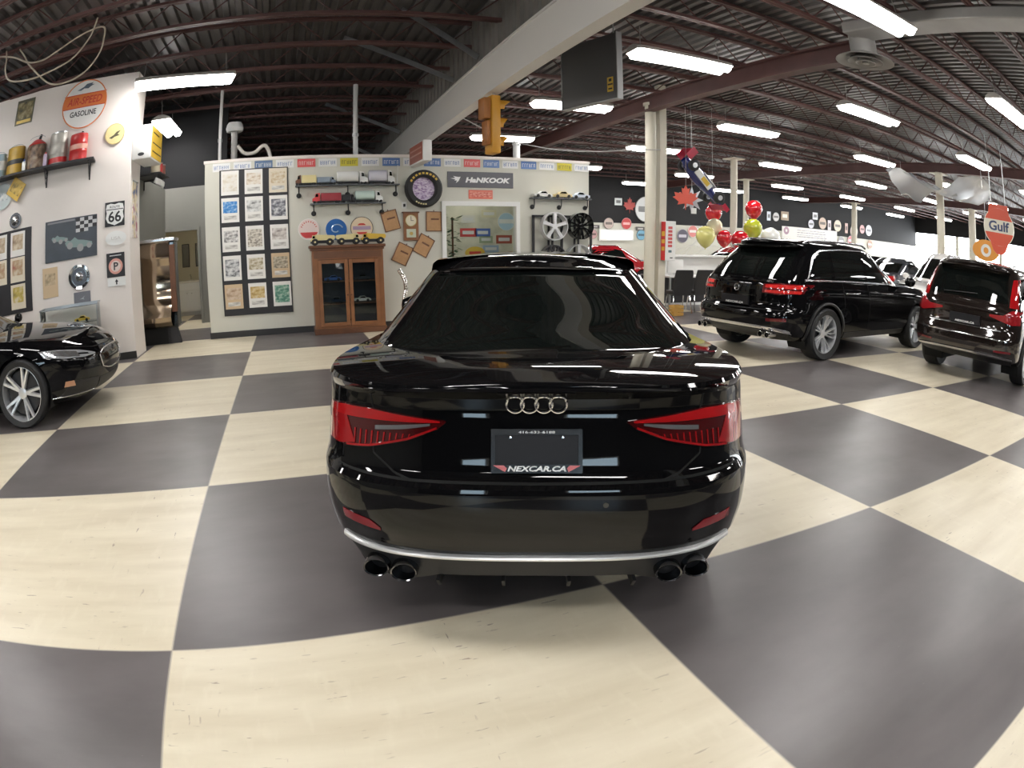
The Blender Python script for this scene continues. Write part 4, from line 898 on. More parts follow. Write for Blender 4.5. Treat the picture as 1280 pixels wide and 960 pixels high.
# projecting light box and coloured strip on the end of the wall
t = thing('light_box_sign', 'white-edged projecting sign box with a yellow face at the end of the left wall', 'sign', (-1.869, 8.18, 3.34))
obj('box', MB().box((.0, -.45, -.28), (.33, .50, .28), bev=.02), m_whitee, t); obj('yellow_face', MB().box((.33, -.40, -.25), (.335, .46, .25)), m_yel, t, smooth=False)
obj('black_stripes', MB().box((.335, -.32, -.02), (.337, .40, .0)).box((.335, -.32, -.16), (.337, .40, -.14)).box((.335, -.30, .15), (.337, .20, .17)), m_ink_k, t, smooth=False); obj('maker_mark', MB().lathe([(0, 0), (.04, 0), (.04, .003), (0, .003)], 20), m_ink_k, t, M=Matrix.Translation((.165, -.45, -.20)) @ YR @ Matrix.Diagonal((1.4, .7, 1, 1)))
t = thing('banner_strip', 'narrow colourful banner down the end of the left wall', 'banner', (-1.87, 8.05, 2.3)); obj('sheet', MB().box((0, -.16, -.45), (.012, .16, .45)), pic('banner_print', [(.04, .08, .25), (.70, .55, .30), (.75, .72, .68), (.35, .06, .10)], 5), t, smooth=False); obj('rail', MB().cyl((.012, -.18, .45), (.012, .18, .45), .012, 10), m_steel, t)
# ---- glass showcase behind the saloon's nose
t = thing('glass_showcase', 'low glass display case against the left wall behind the black saloon', 'display case', (-2.55, 7.12, 0), LWR)
obj('plinth', MB().box((-.75, -.22, 0), (.25, .22, .35), bev=.01), m_boardk, t, smooth=False)
mb = MB(); mb.box((-.75, -.22, .35), (-.744, .22, .94)).box((.244, -.22, .35), (.25, .22, .94)).box((-.744, -.22, .35), (.244, -.214, .94)).box((-.75, -.22, .94), (.25, .22, .95)); obj('glass', mb, m_glassc, t, smooth=False)
mb = MB()
for (x, y) in ((-.74, -.21), (.24, -.21), (-.74, .21), (.24, .21)): mb.box((x-.01, y-.01, .35), (x+.01, y+.01, .94))
mb.box((-.76, -.23, .95), (.26, -.21, .97)).box((-.76, .21, .95), (.26, .23, .97)).box((-.76, -.23, .95), (-.74, .23, .97)).box((.24, -.23, .95), (.26, .23, .97)); obj('metal_edges', mb, m_steel, t, smooth=False)
obj('shelf', MB().box((-.74, -.2, .70), (.24, .2, .706)), m_glassc, t, smooth=False)
def toy_car(label, loc, rz, L, m, cat='toy car', group=None):
    t = thing('toy_car', label, cat, loc, rz, group); k = L
    mb = MB(); prof = [(-.5, .06), (-.5, .17), (-.40, .20), (-.22, .21), (-.10, .31), (.14, .32), (.27, .21), (.45, .18), (.5, .10), (.5, .06)]
    mb.prism([(x*k, z*k) for x, z in prof], -.2*k, .2*k, YR); obj('body', mb, m, t, smooth=False)
    mb = MB(); mb.prism([(x*k, z*k) for x, z in [(-.19, .215), (-.09, .295), (.12, .305), (.22, .215)]], -.203*k, .203*k, YR); obj('windows', mb, m_glass, t, smooth=False)
    for x in (-.3, .3):
        for s in (-1, 1): obj('wheel', MB().lathe([(0, -.03*k), (.085*k, -.03*k), (.085*k, .03*k), (0, .035*k)], 16, Matrix.Translation((x*k, s*.19*k, .085*k)) @ Matrix.Rotation(PI/2, 4, 'X')), m_rubber, t)
    return t
toy_car('yellow toy car inside the glass display case', lw(.98, .7095, .47)+Vector((0, 0, 0)), LWR, .26, m_yel)
toy_car('red toy car inside the glass display case', lw(1.55, .7095, .47), LWR, .24, m_rede)

# ---- corridor: shelf with mugs, glossy machine, washroom
struct('wall_corridor_left', MB().box((-2.25, 8.42, 0), (-2.10, 12.0, 3.0)), m_grey)
t = thing('mug_shelf', 'small dark shelf high in the corridor with mugs hanging under it', 'shelf', (-2.10, 9.3, 2.95)); obj('board', MB().box((0, -.45, 0), (.52, .45, .025)), m_boardk, t, smooth=False)
for y in (-.43, .43): obj('bracket', MB().box((0, y-.01, -.18), (.02, y+.01, 0)).box((0, y-.01, -.02), (.40, y+.01, 0)), m_boardk, t, smooth=False)
for i, (y, m_, lb) in enumerate(((-.25, mat('cream_tin', (.68, .58, .42), .4), 'cream tin on the corridor mug shelf, nearest the wall end'), (.02, m_rede, 'red tin in the middle of the corridor mug shelf'), (.28, mat('rust_tin', (.28, .10, .07), .4), 'rust brown tin at the far end of the corridor mug shelf'))):
    t = thing('storage_tin', lb, 'tin', (-1.72, 9.3+y, 2.976)); obj('body', MB().lathe([(0, 0), (.085, 0), (.088, .01), (.088, .19), (.08, .20), (0, .20)], 20), m_, t); obj('lid', MB().lathe([(0, .2), (.09, .2), (.09, .225), (0, .23)], 20), m_steel, t)
for i in range(5):
    t = thing('hanging_mug', 'white mug hanging under the corridor shelf', 'mug', (-1.70, 8.95+.17*i, 2.79), .4*i, 'white mugs under the corridor shelf')
    obj('cup', MB().lathe([(0, 0), (.035, 0), (.042, .02), (.042, .10), (.038, .10), (.037, .02), (0, .012)], 18), m_whitee, t, M=Matrix.Rotation(.5, 4, 'Y')); obj('handle', MB().tube([(.075+.028*math.cos(q), 0, .045+.03*math.sin(q)) for q in np.linspace(-1.9, 1.9, 10)], .006, 6), m_whitee, t, M=Matrix.Rotation(.5, 4, 'Y'))
    obj('hook', MB().cyl((.06, 0, .10), (.06, 0, .155), .005, 6), m_boardk, t)
t = thing('arcade_cabinet', 'tall glossy machine with a bulging mirror-like front in the corridor mouth', 'machine', (-1.72, 9.05, 0), R(2))
rows = []
for z, y in ((.30, -.16), (.40, -.30), (.48, -.33), (.55, -.27), (.66, -.17), (.80, -.10), (1.05, -.09), (1.30, -.10), (1.42, -.17), (1.50, -.20), (1.58, -.17), (1.68, -.16), (1.78, -.12)):
    rows.append([(-.32, y, z), (-.1, y-.008, z), (.1, y-.008, z), (.27, y, z)])
mb = MB(); mb.grid(rows); obj('mirror_front', mb, mat('bronze_mirror', (.45, .36, .27), .10, metal=1., noise=.3, nscale=3), t)
mb = MB(); mb.box((-.33, -.09, .28), (.36, .36, 1.76), bev=.02); obj('body', mb, m_gloss, t, smooth=False)
obj('side_frame', MB().box((.27, -.16, .55), (.37, -.08, 1.70), bev=.01), m_oakd, t, smooth=False); obj('top_cap', MB().box((-.35, -.18, 1.76), (.38, .38, 1.82), bev=.015), m_satin, t, smooth=False)
obj('foot', MB().prism([(-.05, 0), (.19, 0), (.13, .28), (-.05, .28)], -.05, .05, Matrix.Translation((.2, 0, 0)) @ YR), m_boardk, t, smooth=False); obj('base', MB().box((-.30, -.05, 0), (.20, .33, .28)), m_void, t, smooth=False)
t = thing('vanity_cabinet', 'white washroom vanity seen through the doorway', 'cabinet', (-1.92, 14.3, 0))
obj('carcass', MB().box((-.36, -.28, .10), (.36, .28, .82)), m_whitee, t, smooth=False); obj('plinth', MB().box((-.34, -.24, 0), (.34, .26, .10)), m_ltgrey, t, smooth=False); obj('counter', MB().box((-.38, -.30, .82), (.38, .29, .86), bev=.006), mat('vanity_top', (.75, .72, .66), .25), t, smooth=False)
obj('drawer', MB().box((-.33, -.30, .64), (.33, -.28, .79), bev=.004), m_whitee, t, smooth=False)
for x in (-.17, .17): d_ = obj('cabinet_door', MB().box((x-.155, -.30, .13), (x+.155, -.28, .61), bev=.004), m_whitee, t, smooth=False); obj('door_knob', MB().sphere((x+(.11 if x < 0 else -.11), -.315, .56), .014, 10), m_chrome, d_)
obj('tap', MB().tube([(0, .12, .86), (0, .12, .98), (0, .08, 1.01), (0, .0, 1.0)], .012, 8), m_chrome, t)
for x, lb in ((-2.06, 'narrow wall mirror left above the washroom vanity'), (-1.70, 'narrow wall mirror right above the washroom vanity')):
    panel('wall_mirror', lb, 'mirror', (x, 14.6, 1.5), 0, .20, .60, .015, mat('mirror', (.7, .72, .74), .03, metal=1.), frame=.02, fm=m_boardk)
t = thing('soap_bottle', 'small dark bottle on the washroom vanity', 'bottle', (-1.66, 14.3, .863)); obj('body', MB().lathe([(0, 0), (.03, 0), (.03, .10), (.01, .13), (0, .13)], 14), m_gloss, t); obj('pump', MB().cyl((0, 0, .13), (0, 0, .17), .006, 8), m_boardk, t)
t = thing('ceiling_lamp', 'round lamp added on the washroom ceiling to light the vanity', 'light', (-1.75, 12.75, 2.6)); obj('shade', MB().lathe([(0, -.09), (.10, -.08), (.16, -.03), (.17, 0), (0, 0)], 24), mat('added_warm_lamp', (.9, .85, .7), .4, emit=(1, .86, .62), estr=34.), t); obj('rim', MB().lathe([(.165, -.012), (.18, -.012), (.18, 0), (.165, 0)], 24, closed=True), m_satin, t)  # lamp added to light the washroom and the vanity front; none is seen

# ---- the picture wall of the office box
PX = 9.1
def pw(x, z, d=0.): return Vector((x, PX-d-.003, z))
t = panel('poster_board', 'tall black board of fifteen car leaflets on the office box', 'board', pw(.07, 1.645), 0, 1.21, 2.53, .02, m_boardk)
colsx = (-.345, .073, .50); rowz = (2.68, 2.205, 1.70, 1.205, .71); rn = ['top', 'second', 'middle', 'fourth', 'bottom']; cn = ['left', 'centre', 'right']
kinds = [[('w', [(.62, .55, .42), (.76, .72, .64), (.8, .78, .74)], 'mostly blank cream leaflet'), ('w', [(.45, .32, .2), (.74, .66, .55), (.8, .76, .7)], 'cream leaflet with brown lettering'), ('o', [(.5, .36, .2), (.66, .55, .38), (.75, .70, .6)], 'tan leaflet of slanting brush strokes')],
         [('w', [(.03, .16, .45), (.05, .25, .6), (.4, .55, .7)], 'white leaflet with a blue block'), ('w', [(.08, .08, .08), (.6, .6, .58), (.8, .8, .78)], 'white leaflet with a black car drawing'), ('w', [(.02, .02, .03), (.25, .25, .28), (.7, .7, .7)], 'leaflet with a dark crowd photograph')],
         [('w', [(.06, .06, .06), (.5, .48, .46), (.8, .78, .76)], 'white leaflet with grey car photographs'), ('w', [(.12, .09, .07), (.55, .5, .42), (.76, .70, .6)], 'leaflet with a sepia car and text'), ('w', [(.2, .16, .14), (.55, .5, .46), (.78, .74, .7)], 'leaflet with a small brown picture')],
         [('w', [(.05, .05, .06), (.5, .5, .5), (.78, .77, .75)], 'leaflet with two dark cars'), ('w', [(.2, .15, .06), (.55, .48, .34), (.74, .70, .6)], 'leaflet with a brown line drawing'), ('t', [(.12, .10, .08), (.4, .34, .24), (.62, .54, .42)], 'tan leaflet with a shaded car photograph')],
         [('t', [(.3, .18, .1), (.56, .42, .3), (.66, .54, .42)], 'tan leaflet with a small black car'), ('w', [(.35, .2, .05), (.62, .45, .18), (.72, .62, .4)], 'leaflet with a golden desert picture'), ('w', [(.03, .14, .10), (.15, .34, .24), (.5, .6, .5)], 'leaflet with a green car photograph')]]
for r_ in range(5):
    for c_ in range(3):
        k, cs, lb = kinds[r_][c_]
        q = panel('leaflet', '%s, %s row %s on the black board' % (lb, rn[r_], cn[c_]), 'leaflet', pw(colsx[c_], rowz[r_], .0205), 0, .315, .425, .004, {'w': m_paper, 'o': m_ivory, 't': m_tan}[k], 'leaflets on the black board')
        big = (r_+c_) % 3
        patch(q, 'picture', 0, .05 if big else .0, .25, .20 if big else .30, .004, pic('leaf%d%d' % (r_, c_), cs, 9+3*((r_*3+c_) % 4), .4, (1, 1, 1.6)))
        if big: patch(q, 'text_lines', 0, -.13, .22, .07, .004, pic('leaftext', [(.3, .28, .26), (.6, .58, .54), (.8, .78, .74)], 30, .5, (.3, 1, 3)))
# licence plates along the top
pal = dict(W=((.78, .78, .77), (.12, .2, .42)), N=((.10, .17, .30), (.65, .68, .7)), R=((.62, .07, .07), (.8, .62, .6)), Y=((.58, .50, .04), (.12, .12, .03)), B=((.09, .18, .42), (.72, .75, .8)))
seq = 'WWNWRWYWBWBWRBWBWYW'; seen = {}
pn = {'W': 'white', 'N': 'slate blue', 'R': 'red', 'Y': 'yellow', 'B': 'blue'}
for k, ch in enumerate(seq):
    x = -.50+6.75/18*k; seen[ch] = seen.get(ch, 0)+1
    tot = seq.count(ch); lb = ('the only %s licence plate in the row along the top of the office box' % pn[ch]) if tot == 1 else '%s licence plate, %s of its colour from the left along the office box top' % (pn[ch], ordi_[seen[ch]-1] if 0 else ['first', 'second', 'third', 'fourth', 'fifth', 'sixth', 'seventh', 'eighth', 'ninth', 'tenth'][seen[ch]-1])
    q = panel('license_plate', lb, 'licence plate', pw(x, 2.965), 0, .315, .145, .004, mat('plate_'+ch, pal[ch][0], .35), 'licence plates along the office box')
    mb = MB(); rg = random.Random(k)
    for i in range(6):
        cx = -.115+.046*i; s_ = rg.choice('AHMBKNRT') if i < 3 else rg.choice('0123456789')
        h_ = rg.random()
        mb.box((cx-.016, -.0055, -.035), (cx-.008, -.004, .03)); mb.box((cx-.016, -.0055, (.022 if h_ < .5 else -.005)), (cx+.014, -.004, (.03 if h_ < .5 else .003)))
        if h_ > .3: mb.box((cx+.007, -.0055, -.035), (cx+.014, -.004, .03))
        if h_ > .6: mb.box((cx-.016, -.0055, -.035), (cx+.014, -.004, -.027))
    obj('characters', mb, mat('plate_ink_'+ch, pal[ch][1], .4), q, smooth=False)
# pipe-bracket shelves with model trucks
def pipe_shelf(label, x0, x1, z, d=.16):
    t = thing('wall_shelf', label, 'shelf', pw((x0+x1)/2, z), 0); w = (x1-x0)/2
    obj('board', MB().box((-w, -d, -.02), (w, -.0, 0), bev=.003), mat('slate_board', (.10, .11, .12), .5), t, smooth=False)
    for x in (-w+.06, 0, w-.06):
        mb = MB(); mb.tube([(x, -d*.6, -.02), (x, -d*.6, -.14), (x, -d*.5, -.17), (x, -.02, -.17)], .011, 8); mb.cyl((x, -.02, -.17), (x, 0, -.17), .045, 16); obj('pipe_bracket', mb, m_blackpl, t)
    return t
pipe_shelf('upper pipe-bracket shelf of model trucks left of the wall tyre', .80, 2.62, 2.56)
pipe_shelf('lower pipe-bracket shelf of model trucks above the oak cabinet', 1.05, 2.37, 2.24)
pipe_shelf('pipe-bracket shelf of model racers above the wheel rack', 5.13, 6.38, 2.345, .2)
def truck(label, x, z, L, mc, mt, tank=False, flip=1, h=.15):
    t = thing('model_truck', label, 'model truck', pw(x, z, .08), 0 if flip > 0 else PI)
    if tank: obj('tank_trailer', MB().lathe([(0, -L*.5), (h*.36, -L*.5), (h*.42, -L*.47), (h*.42, L*.17), (h*.36, L*.2), (0, L*.2)], 18, Matrix.Translation((0, 0, .045+h*.42)) @ Matrix.Rotation(PI/2, 4, 'Y')), mt, t)
    else: obj('trailer', MB().box((-L*.5, -.045, .04), (L*.2, .045, .04+h*.8), bev=.005), mt, t, smooth=False)
    obj('cab', MB().prism([(L*.23, .03), (L*.5, .03), (L*.5, .03+h*.32), (L*.42, .03+h*.42), (L*.38, .03+h*.82), (L*.24, .03+h*.9)], -.042, .042, YR), mc, t, smooth=False)
    obj('cab_window', MB().prism([(L*.30, .035+h*.45), (L*.40, .035+h*.45), (L*.375, .03+h*.75), (L*.30, .03+h*.78)], -.0435, .0435, YR), m_glass, t, smooth=False)
    obj('chassis', MB().box((-L*.48, -.03, .025), (L*.48, .03, .04)), m_boardk, t, smooth=False)
    for xx in (-.42, -.34, .22, .29, .43):
        for s in (-1, 1): obj('wheel', MB().lathe([(0, -.012), (.022, -.012), (.022, .012), (0, .012)], 14, Matrix.Translation((L*xx, s*.036, .022)) @ Matrix.Rotation(PI/2, 4, 'X')), m_rubber, t)
    return t
truck('yellow box model truck at the left end of the upper shelf', .985, 2.56, .36, m_wood2, m_yelp, flip=-1, h=.17)
truck('blue-grey flatbed model truck on the upper shelf', 1.34, 2.56, .32, mat('slate_toy', (.16, .20, .26), .4), mat('slate_toy2', (.22, .27, .33), .4), h=.12)
truck('white tanker model truck in the middle of the upper shelf', 1.79, 2.56, .54, m_whitee, mat('white_tank', (.8, .8, .78), .25), True, h=.22)
truck('white and navy model truck at the right end of the upper shelf', 2.31, 2.56, .46, m_whitee, mat('lilac_tank', (.62, .62, .70), .25), True, h=.24)
truck('dark red model lorry on the lower shelf', 1.34, 2.24, .50, m_rede, mat('dark_red_toy', (.30, .02, .03), .35), flip=-1, h=.17)
truck('black model tractor unit in the middle of the lower shelf', 1.72, 2.24, .22, m_boardk, m_boardk, h=.13)
truck('pale green and white tanker model at the right end of the lower shelf', 2.08, 2.24, .48, m_whitee, mat('pale_green_toy', (.55, .68, .62), .3), True, h=.19)
toy_car('white model racing car at the left end of the shelf above the wheel rack', pw(5.36, 2.345, .10), 0, .38, m_whitee, 'model car')
toy_car('orange and cream model car in the middle of the shelf above the wheel rack', pw(5.77, 2.345, .10), 0, .40, mat('cream_toy', (.72, .58, .30), .35), 'model car')
toy_car('white and blue model car at the right end of the shelf above the wheel rack', pw(6.16, 2.345, .10), PI, .38, mat('pale_toy', (.62, .68, .78), .35), 'model car')
# round signs over the cabinet
t = disc('round_sign', 'round pink and cream sign half hidden by the yellow toy trucks, leftmost of three', 'sign', pw(1.016, 1.80), 0, .185, mat('pale_pink_enamel', (.74, .60, .56), .35), m_whitee, .012); band(t, 'red_half', .16, -.15, -.05, .0125, m_rede)
ring_txt = MB()
for i in range(9):
    q = R(20+17.5*i); ring_txt.box((-.008, -.0135, -.012), (.008, -.0125, .012), Matrix.Translation((.135*math.cos(q), 0, .135*math.sin(q))) @ Matrix.Rotation(PI/2-q, 4, 'Y'))
obj('ring_lettering', ring_txt, m_redink, t, smooth=False)
t = disc('round_sign', 'round shiny blue sign between two others above the cabinet', 'sign', pw(1.495, 1.785), 0, .185, mat('blue_foil', (.06, .20, .55), .18, metal=.4), None, .012); obj('swirl', MB().tube([(.12*math.cos(q)*(1-q/9), -.014, .10*math.sin(q)*(1-q/9)) for q in np.linspace(.3, 5.5, 24)], .012, 6), mat('pale_blue_foil', (.45, .60, .80), .2, metal=.4), t)
t = disc('round_sign', 'round cream sign with a dark rim and red motif, rightmost above the cabinet', 'sign', pw(1.945, 1.795), 0, .20, mat('cream_enamel', (.72, .58, .40), .35), m_boardk, .014); band(t, 'blue_band', .16, -.03, .035, .0145, mat('mauve_print', (.42, .30, .42), .4)); band(t, 'red_motif', .09, .05, .085, .0145, m_redink); band(t, 'lower_motif', .12, -.11, -.07, .0145, m_redink)
# oak cabinet
t = thing('display_cabinet', 'oak display cabinet with two glazed doors under the model trucks', 'cabinet', (1.635, 8.84, 0))
W2, D2 = .60, .24
mb = MB(); mb.box((-W2, -D2, .09), (-W2+.09, D2, 1.42)).box((W2-.09, -D2, .09), (W2, D2, 1.42)).box((-W2+.09, D2-.02, .09), (W2-.09, D2, 1.42)).box((-W2+.09, -D2, .09), (W2-.09, D2-.02, .13)).box((-W2+.09, -D2, 1.27), (W2-.09, D2-.02, 1.42)); obj('carcass', mb, m_oak, t, smooth=False)
obj('plinth', MB().box((-W2-.02, -D2-.02, 0), (W2+.02, D2, .10), bev=.008), m_oakd, t, smooth=False); mb = MB(); mb.box((-W2-.02, -D2-.02, 1.42), (W2+.02, D2, 1.46), bev=.008).box((-W2-.045, -D2-.045, 1.46), (W2+.045, D2, 1.51), bev=.012).box((-W2+.03, -D2-.008, 1.29), (W2-.03, -D2, 1.40)); obj('cornice', mb, m_oakd, t, smooth=False)
obj('reflection_backing', MB().box((-W2+.09, D2-.03, .13), (W2-.09, D2-.021, 1.27)), mat('navy_pane_reflection', (.03, .035, .05), .25), t, smooth=False)  # added navy sheet stands in for the dark bluish reflection in the panes
for z in (.50, .88): obj('inner_shelf', MB().box((-W2+.09, -D2+.03, z), (W2-.09, D2-.02, z+.012)), m_glassc if 0 else m_oakd, t, smooth=False)
for s in (-1, 1):
    x0, x1 = (s*.005, s*(W2-.085)); a_, b_ = min(x0, x1), max(x0, x1); f = .065
    mb = MB(); mb.box((a_, -D2-.025, .135), (a_+f, -D2-.001, 1.265), bev=.005).box((b_-f, -D2-.025, .135), (b_, -D2-.001, 1.265), bev=.005).box((a_+f, -D2-.025, .135), (b_-f, -D2-.001, .135+f), bev=.005).box((a_+f, -D2-.025, 1.265-f), (b_-f, -D2-.001, 1.265), bev=.005); d_ = obj('cabinet_door', mb, m_oak, t, smooth=False)
    obj('door_pane', MB().box((a_+f-.005, -D2-.016, .135+f-.005), (b_-f+.005, -D2-.012, 1.265-f+.005)), m_glassc, d_, smooth=False); obj('door_knob', MB().sphere((s*.03, -D2-.035, .66), .014, 10), m_oakd, d_)
for i, (x, z, m_, lb) in enumerate(((-.25, .892, m_bluee, 'blue toy car on the upper shelf inside the oak cabinet'), (.25, .892, m_greyp, 'slate toy car on the upper shelf inside the oak cabinet'), (-.22, .512, m_bluep, 'navy toy car on the lower shelf inside the oak cabinet'), (.24, .512, m_whitee, 'white toy car on the lower shelf inside the oak cabinet'), (.0, .13, m_greyp, 'slate toy car at the bottom of the oak cabinet'))): toy_car(lb, (1.635+x, 8.84, z+.003), 0, .30, m_)
def dump(label, x, rz, mb_):
    t = thing('toy_dump_truck', label, 'toy truck', (x, 8.79, 1.511), rz)
    obj('tipper_bed', MB().prism([(-.20, .095), (.09, .085), (.115, .185), (-.20, .165), (-.215, .13)], -.075, .075, YR), mb_, t, smooth=False); obj('cab', MB().prism([(.10, .07), (.205, .07), (.205, .10), (.18, .115), (.17, .175), (.115, .175)], -.055, .055, YR), mb_, t, smooth=False)
    obj('cab_window', MB().prism([(.128, .12), (.172, .12), (.165, .16), (.128, .16)], -.057, .057, YR), m_glass, t, smooth=False); obj('chassis', MB().box((-.19, -.05, .035), (.205, .05, .085)), m_boardk, t, smooth=False)
    for x_ in (-.12, .13):
        for s in (-1, 1): w_ = obj('wheel', MB().lathe([(0, -.024), (.05, -.024), (.058, -.012), (.058, .012), (.05, .024), (0, .024)], 18, Matrix.Translation((x_, s*.068, .058)) @ Matrix.Rotation(PI/2, 4, 'X')), m_rubber, t); obj('hub', MB().lathe([(0, 0), (.017, 0), (.022, .05), (0, .05)], 12, Matrix.Translation((x_, s*.07, .058)) @ Matrix.Rotation(s*PI/2, 4, 'X') @ Matrix.Translation((0, 0, -.025))), m_yelp, w_)
    return t
dump('yellow toy dump truck at the left end of the oak cabinet top', 1.23, PI, m_yelp); dump('yellow toy dump truck in the middle of the oak cabinet top', 1.67, 0, m_yelp); dump('deep yellow toy dump truck at the right end of the oak cabinet top', 2.10, PI, m_yel)
# tyre with a printed centre
t = thing('tyre_display', 'black tyre with yellow sidewall lettering and a lilac disc hung on the office box', 'tyre', pw(3.06, 2.475), 0)
obj('tyre', MB().lathe([(.215, .02), (.30, .0), (.335, .03), (.34, .09), (.335, .15), (.30, .19), (.24, .19), (.212, .16), (.205, .09)], 56, closed=True), m_rubber, t, M=YR)
obj('printed_disc', MB().lathe([(0, .05), (.214, .05), (.214, .075), (0, .075)], 48), pic('lilac_print', [(.22, .10, .30), (.62, .50, .68), (.78, .70, .78)], 22, .4, (1, 1, 2)), t, M=YR)
for k, (a0, n_, m_) in enumerate(((150, 9, m_yel), (285, 5, m_yel))):
    mb = MB()
    for i in range(n_):
        q = R((a0-14*i) if k == 0 else (a0-9*i)); mb.box((-.020, -.1925, -.017), (.020, -.189, .017), Matrix.Translation((.272*math.cos(q), 0, .272*math.sin(q))) @ Matrix.Rotation(PI/2-q, 4, 'Y')) if k == 0 else mb.box((-.014, -.1925, -.012), (.014, -.189, .012), Matrix.Translation((.278*math.cos(q-.2), 0, .278*math.sin(q-.2))) @ Matrix.Rotation(PI/2-q, 4, 'Y'))
    obj('sidewall_lettering', mb, m_yel if k == 0 else m_yelp, t, smooth=False)
# dealer banner, red plate, projecting box
t = panel('tyre_banner', 'wide dark grey banner with white Hankook lettering above the office window', 'sign', pw(4.165, 2.66), 0, 1.28, .29, .012, mat('banner_grey', (.105, .105, .12), .45)); t['label'] = 'wide dark grey banner with white lettering and a wing above the office window'
letters(t, 'HaNKOOK', .10, .14, -.005, .012, m_ink, .88, .05, .22)
obj('wing_mark', MB().prism([(-.12, .02), (-.03, .025), (-.07, .06), (.03, .045), (.07, .05), (.03, -.03), (-.02, -.065), (.0, -.02), (-.05, -.02), (-.03, 0)], .012, .014, Matrix.Translation((-.46, 0, .0)) @ YR), m_ink, t, smooth=False)
t = panel('small_sign', 'small orange-red plate under the dark grey banner', 'sign', pw(4.16, 2.39), 0, .47, .165, .008, mat('coral_plate', (.66, .15, .10), .4)); patch(t, 'print', 0, 0, .42, .10, .008, pic('coral_print', [(.45, .05, .04), (.68, .2, .14), (.75, .42, .34)], 20, .4, (1, 1, 2.5)))
t = thing('light_box_sign', 'white-edged projecting sign box with a red-brown face above the wall tyre', 'sign', (2.92, 8.575, 3.03), R(3))
obj('box', MB().box((-.075, -.47, -.17), (.075, .47, .18), bev=.015), m_whitee, t); obj('red_face', MB().box((-.08, -.42, -.14), (-.075, .44, .16)), mat('brick_print', (.30, .09, .06), .4), t, smooth=False); obj('face_stripes', MB().box((-.082, -.36, .06), (-.08, .38, .085)).box((-.082, -.36, -.03), (-.08, .38, -.005)), mat('pale_brick', (.5, .3, .25), .4), t, smooth=False); obj('wall_arm', MB().box((-.02, .44, .0), (.02, .50, .05)), m_steel, t, smooth=False)
t = thing('wall_outlet', 'white wall socket with a cord rising from it, below the wall tyre', 'outlet', pw(2.717, 2.19), 0); obj('cover', MB().box((-.045, -.012, -.06), (.045, 0, .06), bev=.004), m_whitee, t, smooth=False); obj('plug', MB().box((-.018, -.05, -.03), (.018, -.012, .02), bev=.004), m_boardk, t, smooth=False); obj('cord', MB().tube([(0, -.03, .02), (-.05, -.02, .06), (-.10, -.012, .14), (-.12, -.012, .3), (-.115, -.012, .5), (-.10, -.012, .72)], .006, 6), m_whitee, t)
# plaques round the pendulum clock
for (x, z, tl, lb) in ((2.463, 1.915, -14, 'tan plaque tilted to the left, upper left of the wall clock'), (3.255, 1.895, 1, 'tan plaque hung straight, right of the wall clock'), (2.66, 1.315, 26, 'tan plaque tilted, lowest under the wall clock'), (3.055, 1.46, 30, 'tan plaque tilted, lower right of the wall clock')):
    q = panel('wall_plaque', lb, 'plaque', pw(x, z), 0, .29, .36, .02, m_cork, 'tan plaques round the clock', tilt=R(tl), frame=.014, fm=m_wood2); patch(q, 'engraving', .02, .04, .15, .03, .02, m_wood2); obj('hanger', MB().cyl((0, -.012, .18), (0, -.012, .205), .008, 8), m_wood2, q)
t = thing('wall_clock', 'small wooden wall clock with a cream dial and lower glazed panel', 'clock', pw(2.825, 1.81), 0)
obj('case', MB().box((-.135, -.06, -.255), (.135, 0, .245), bev=.006), m_oak, t, smooth=False); obj('cornice', MB().box((-.155, -.075, .235), (.155, 0, .26), bev=.005), m_oakd, t, smooth=False); obj('dial', MB().lathe([(0, .06), (.098, .06), (.098, .066), (0, .067)], 36), mat('cream_dial', (.74, .68, .52), .4), t, M=Matrix.Translation((0, 0, .10)) @ YR); obj('bezel', MB().lathe([(.095, .06), (.108, .06), (.106, .074), (.097, .074)], 36, closed=True), m_gold, t, M=Matrix.Translation((0, 0, .10)) @ YR)
obj('hands', MB().box((-.004, -.071, .10), (.004, -.068, .175)).box((-.0, -.071, .096), (.05, -.068, .104)), m_ink_k, t, smooth=False); obj('lower_panel', MB().box((-.085, -.063, -.20), (.085, -.06, -.05)), mat('pale_green_glass', (.55, .60, .48), .2), t, smooth=False); obj('pendulum', MB().lathe([(0, .064), (.032, .064), (.032, .07), (0, .07)], 20), m_gold, t, M=Matrix.Translation((0, 0, -.13)) @ YR)
# office window
wx0, wx1, wz0, wz1 = 3.40, 4.92, .85, 2.26
w = struct('window_20', MB().box((wx0, 9.03, wz0), (wx0+.075, 9.10, wz1)).box((wx1-.075, 9.03, wz0), (wx1, 9.10, wz1)).box((wx0+.075, 9.03, wz1-.085), (wx1-.075, 9.10, wz1)).box((wx0+.075, 9.03, wz0), (wx1-.075, 9.10, wz0+.08)), m_whitee)
obj('window_pane', MB().box((wx0+.07, 9.155, wz0+.07), (wx1-.07, 9.161, wz1-.08)), m_glassc, w, smooth=False)
struct('wall_office', MB().box((2.9, 10.6, 0), (5.9, 10.7, 3.05)), pic('office_wall_print', [(.48, .45, .36), (.60, .57, .46), (.68, .64, .52)], 3)); struct('ceiling_office', MB().box((2.9, 9.24, 2.9), (5.9, 10.6, 2.95)), m_whitee)
kx = (10.6+2.086)/(9.1+2.086)
def inn(px, py): x9, z9 = 3.454+(px-555)*.0157, 2.065-(py-265)*.0145; return Vector((.646+(x9-.646)*kx, 10.6, 1.447+(z9-1.447)*kx))
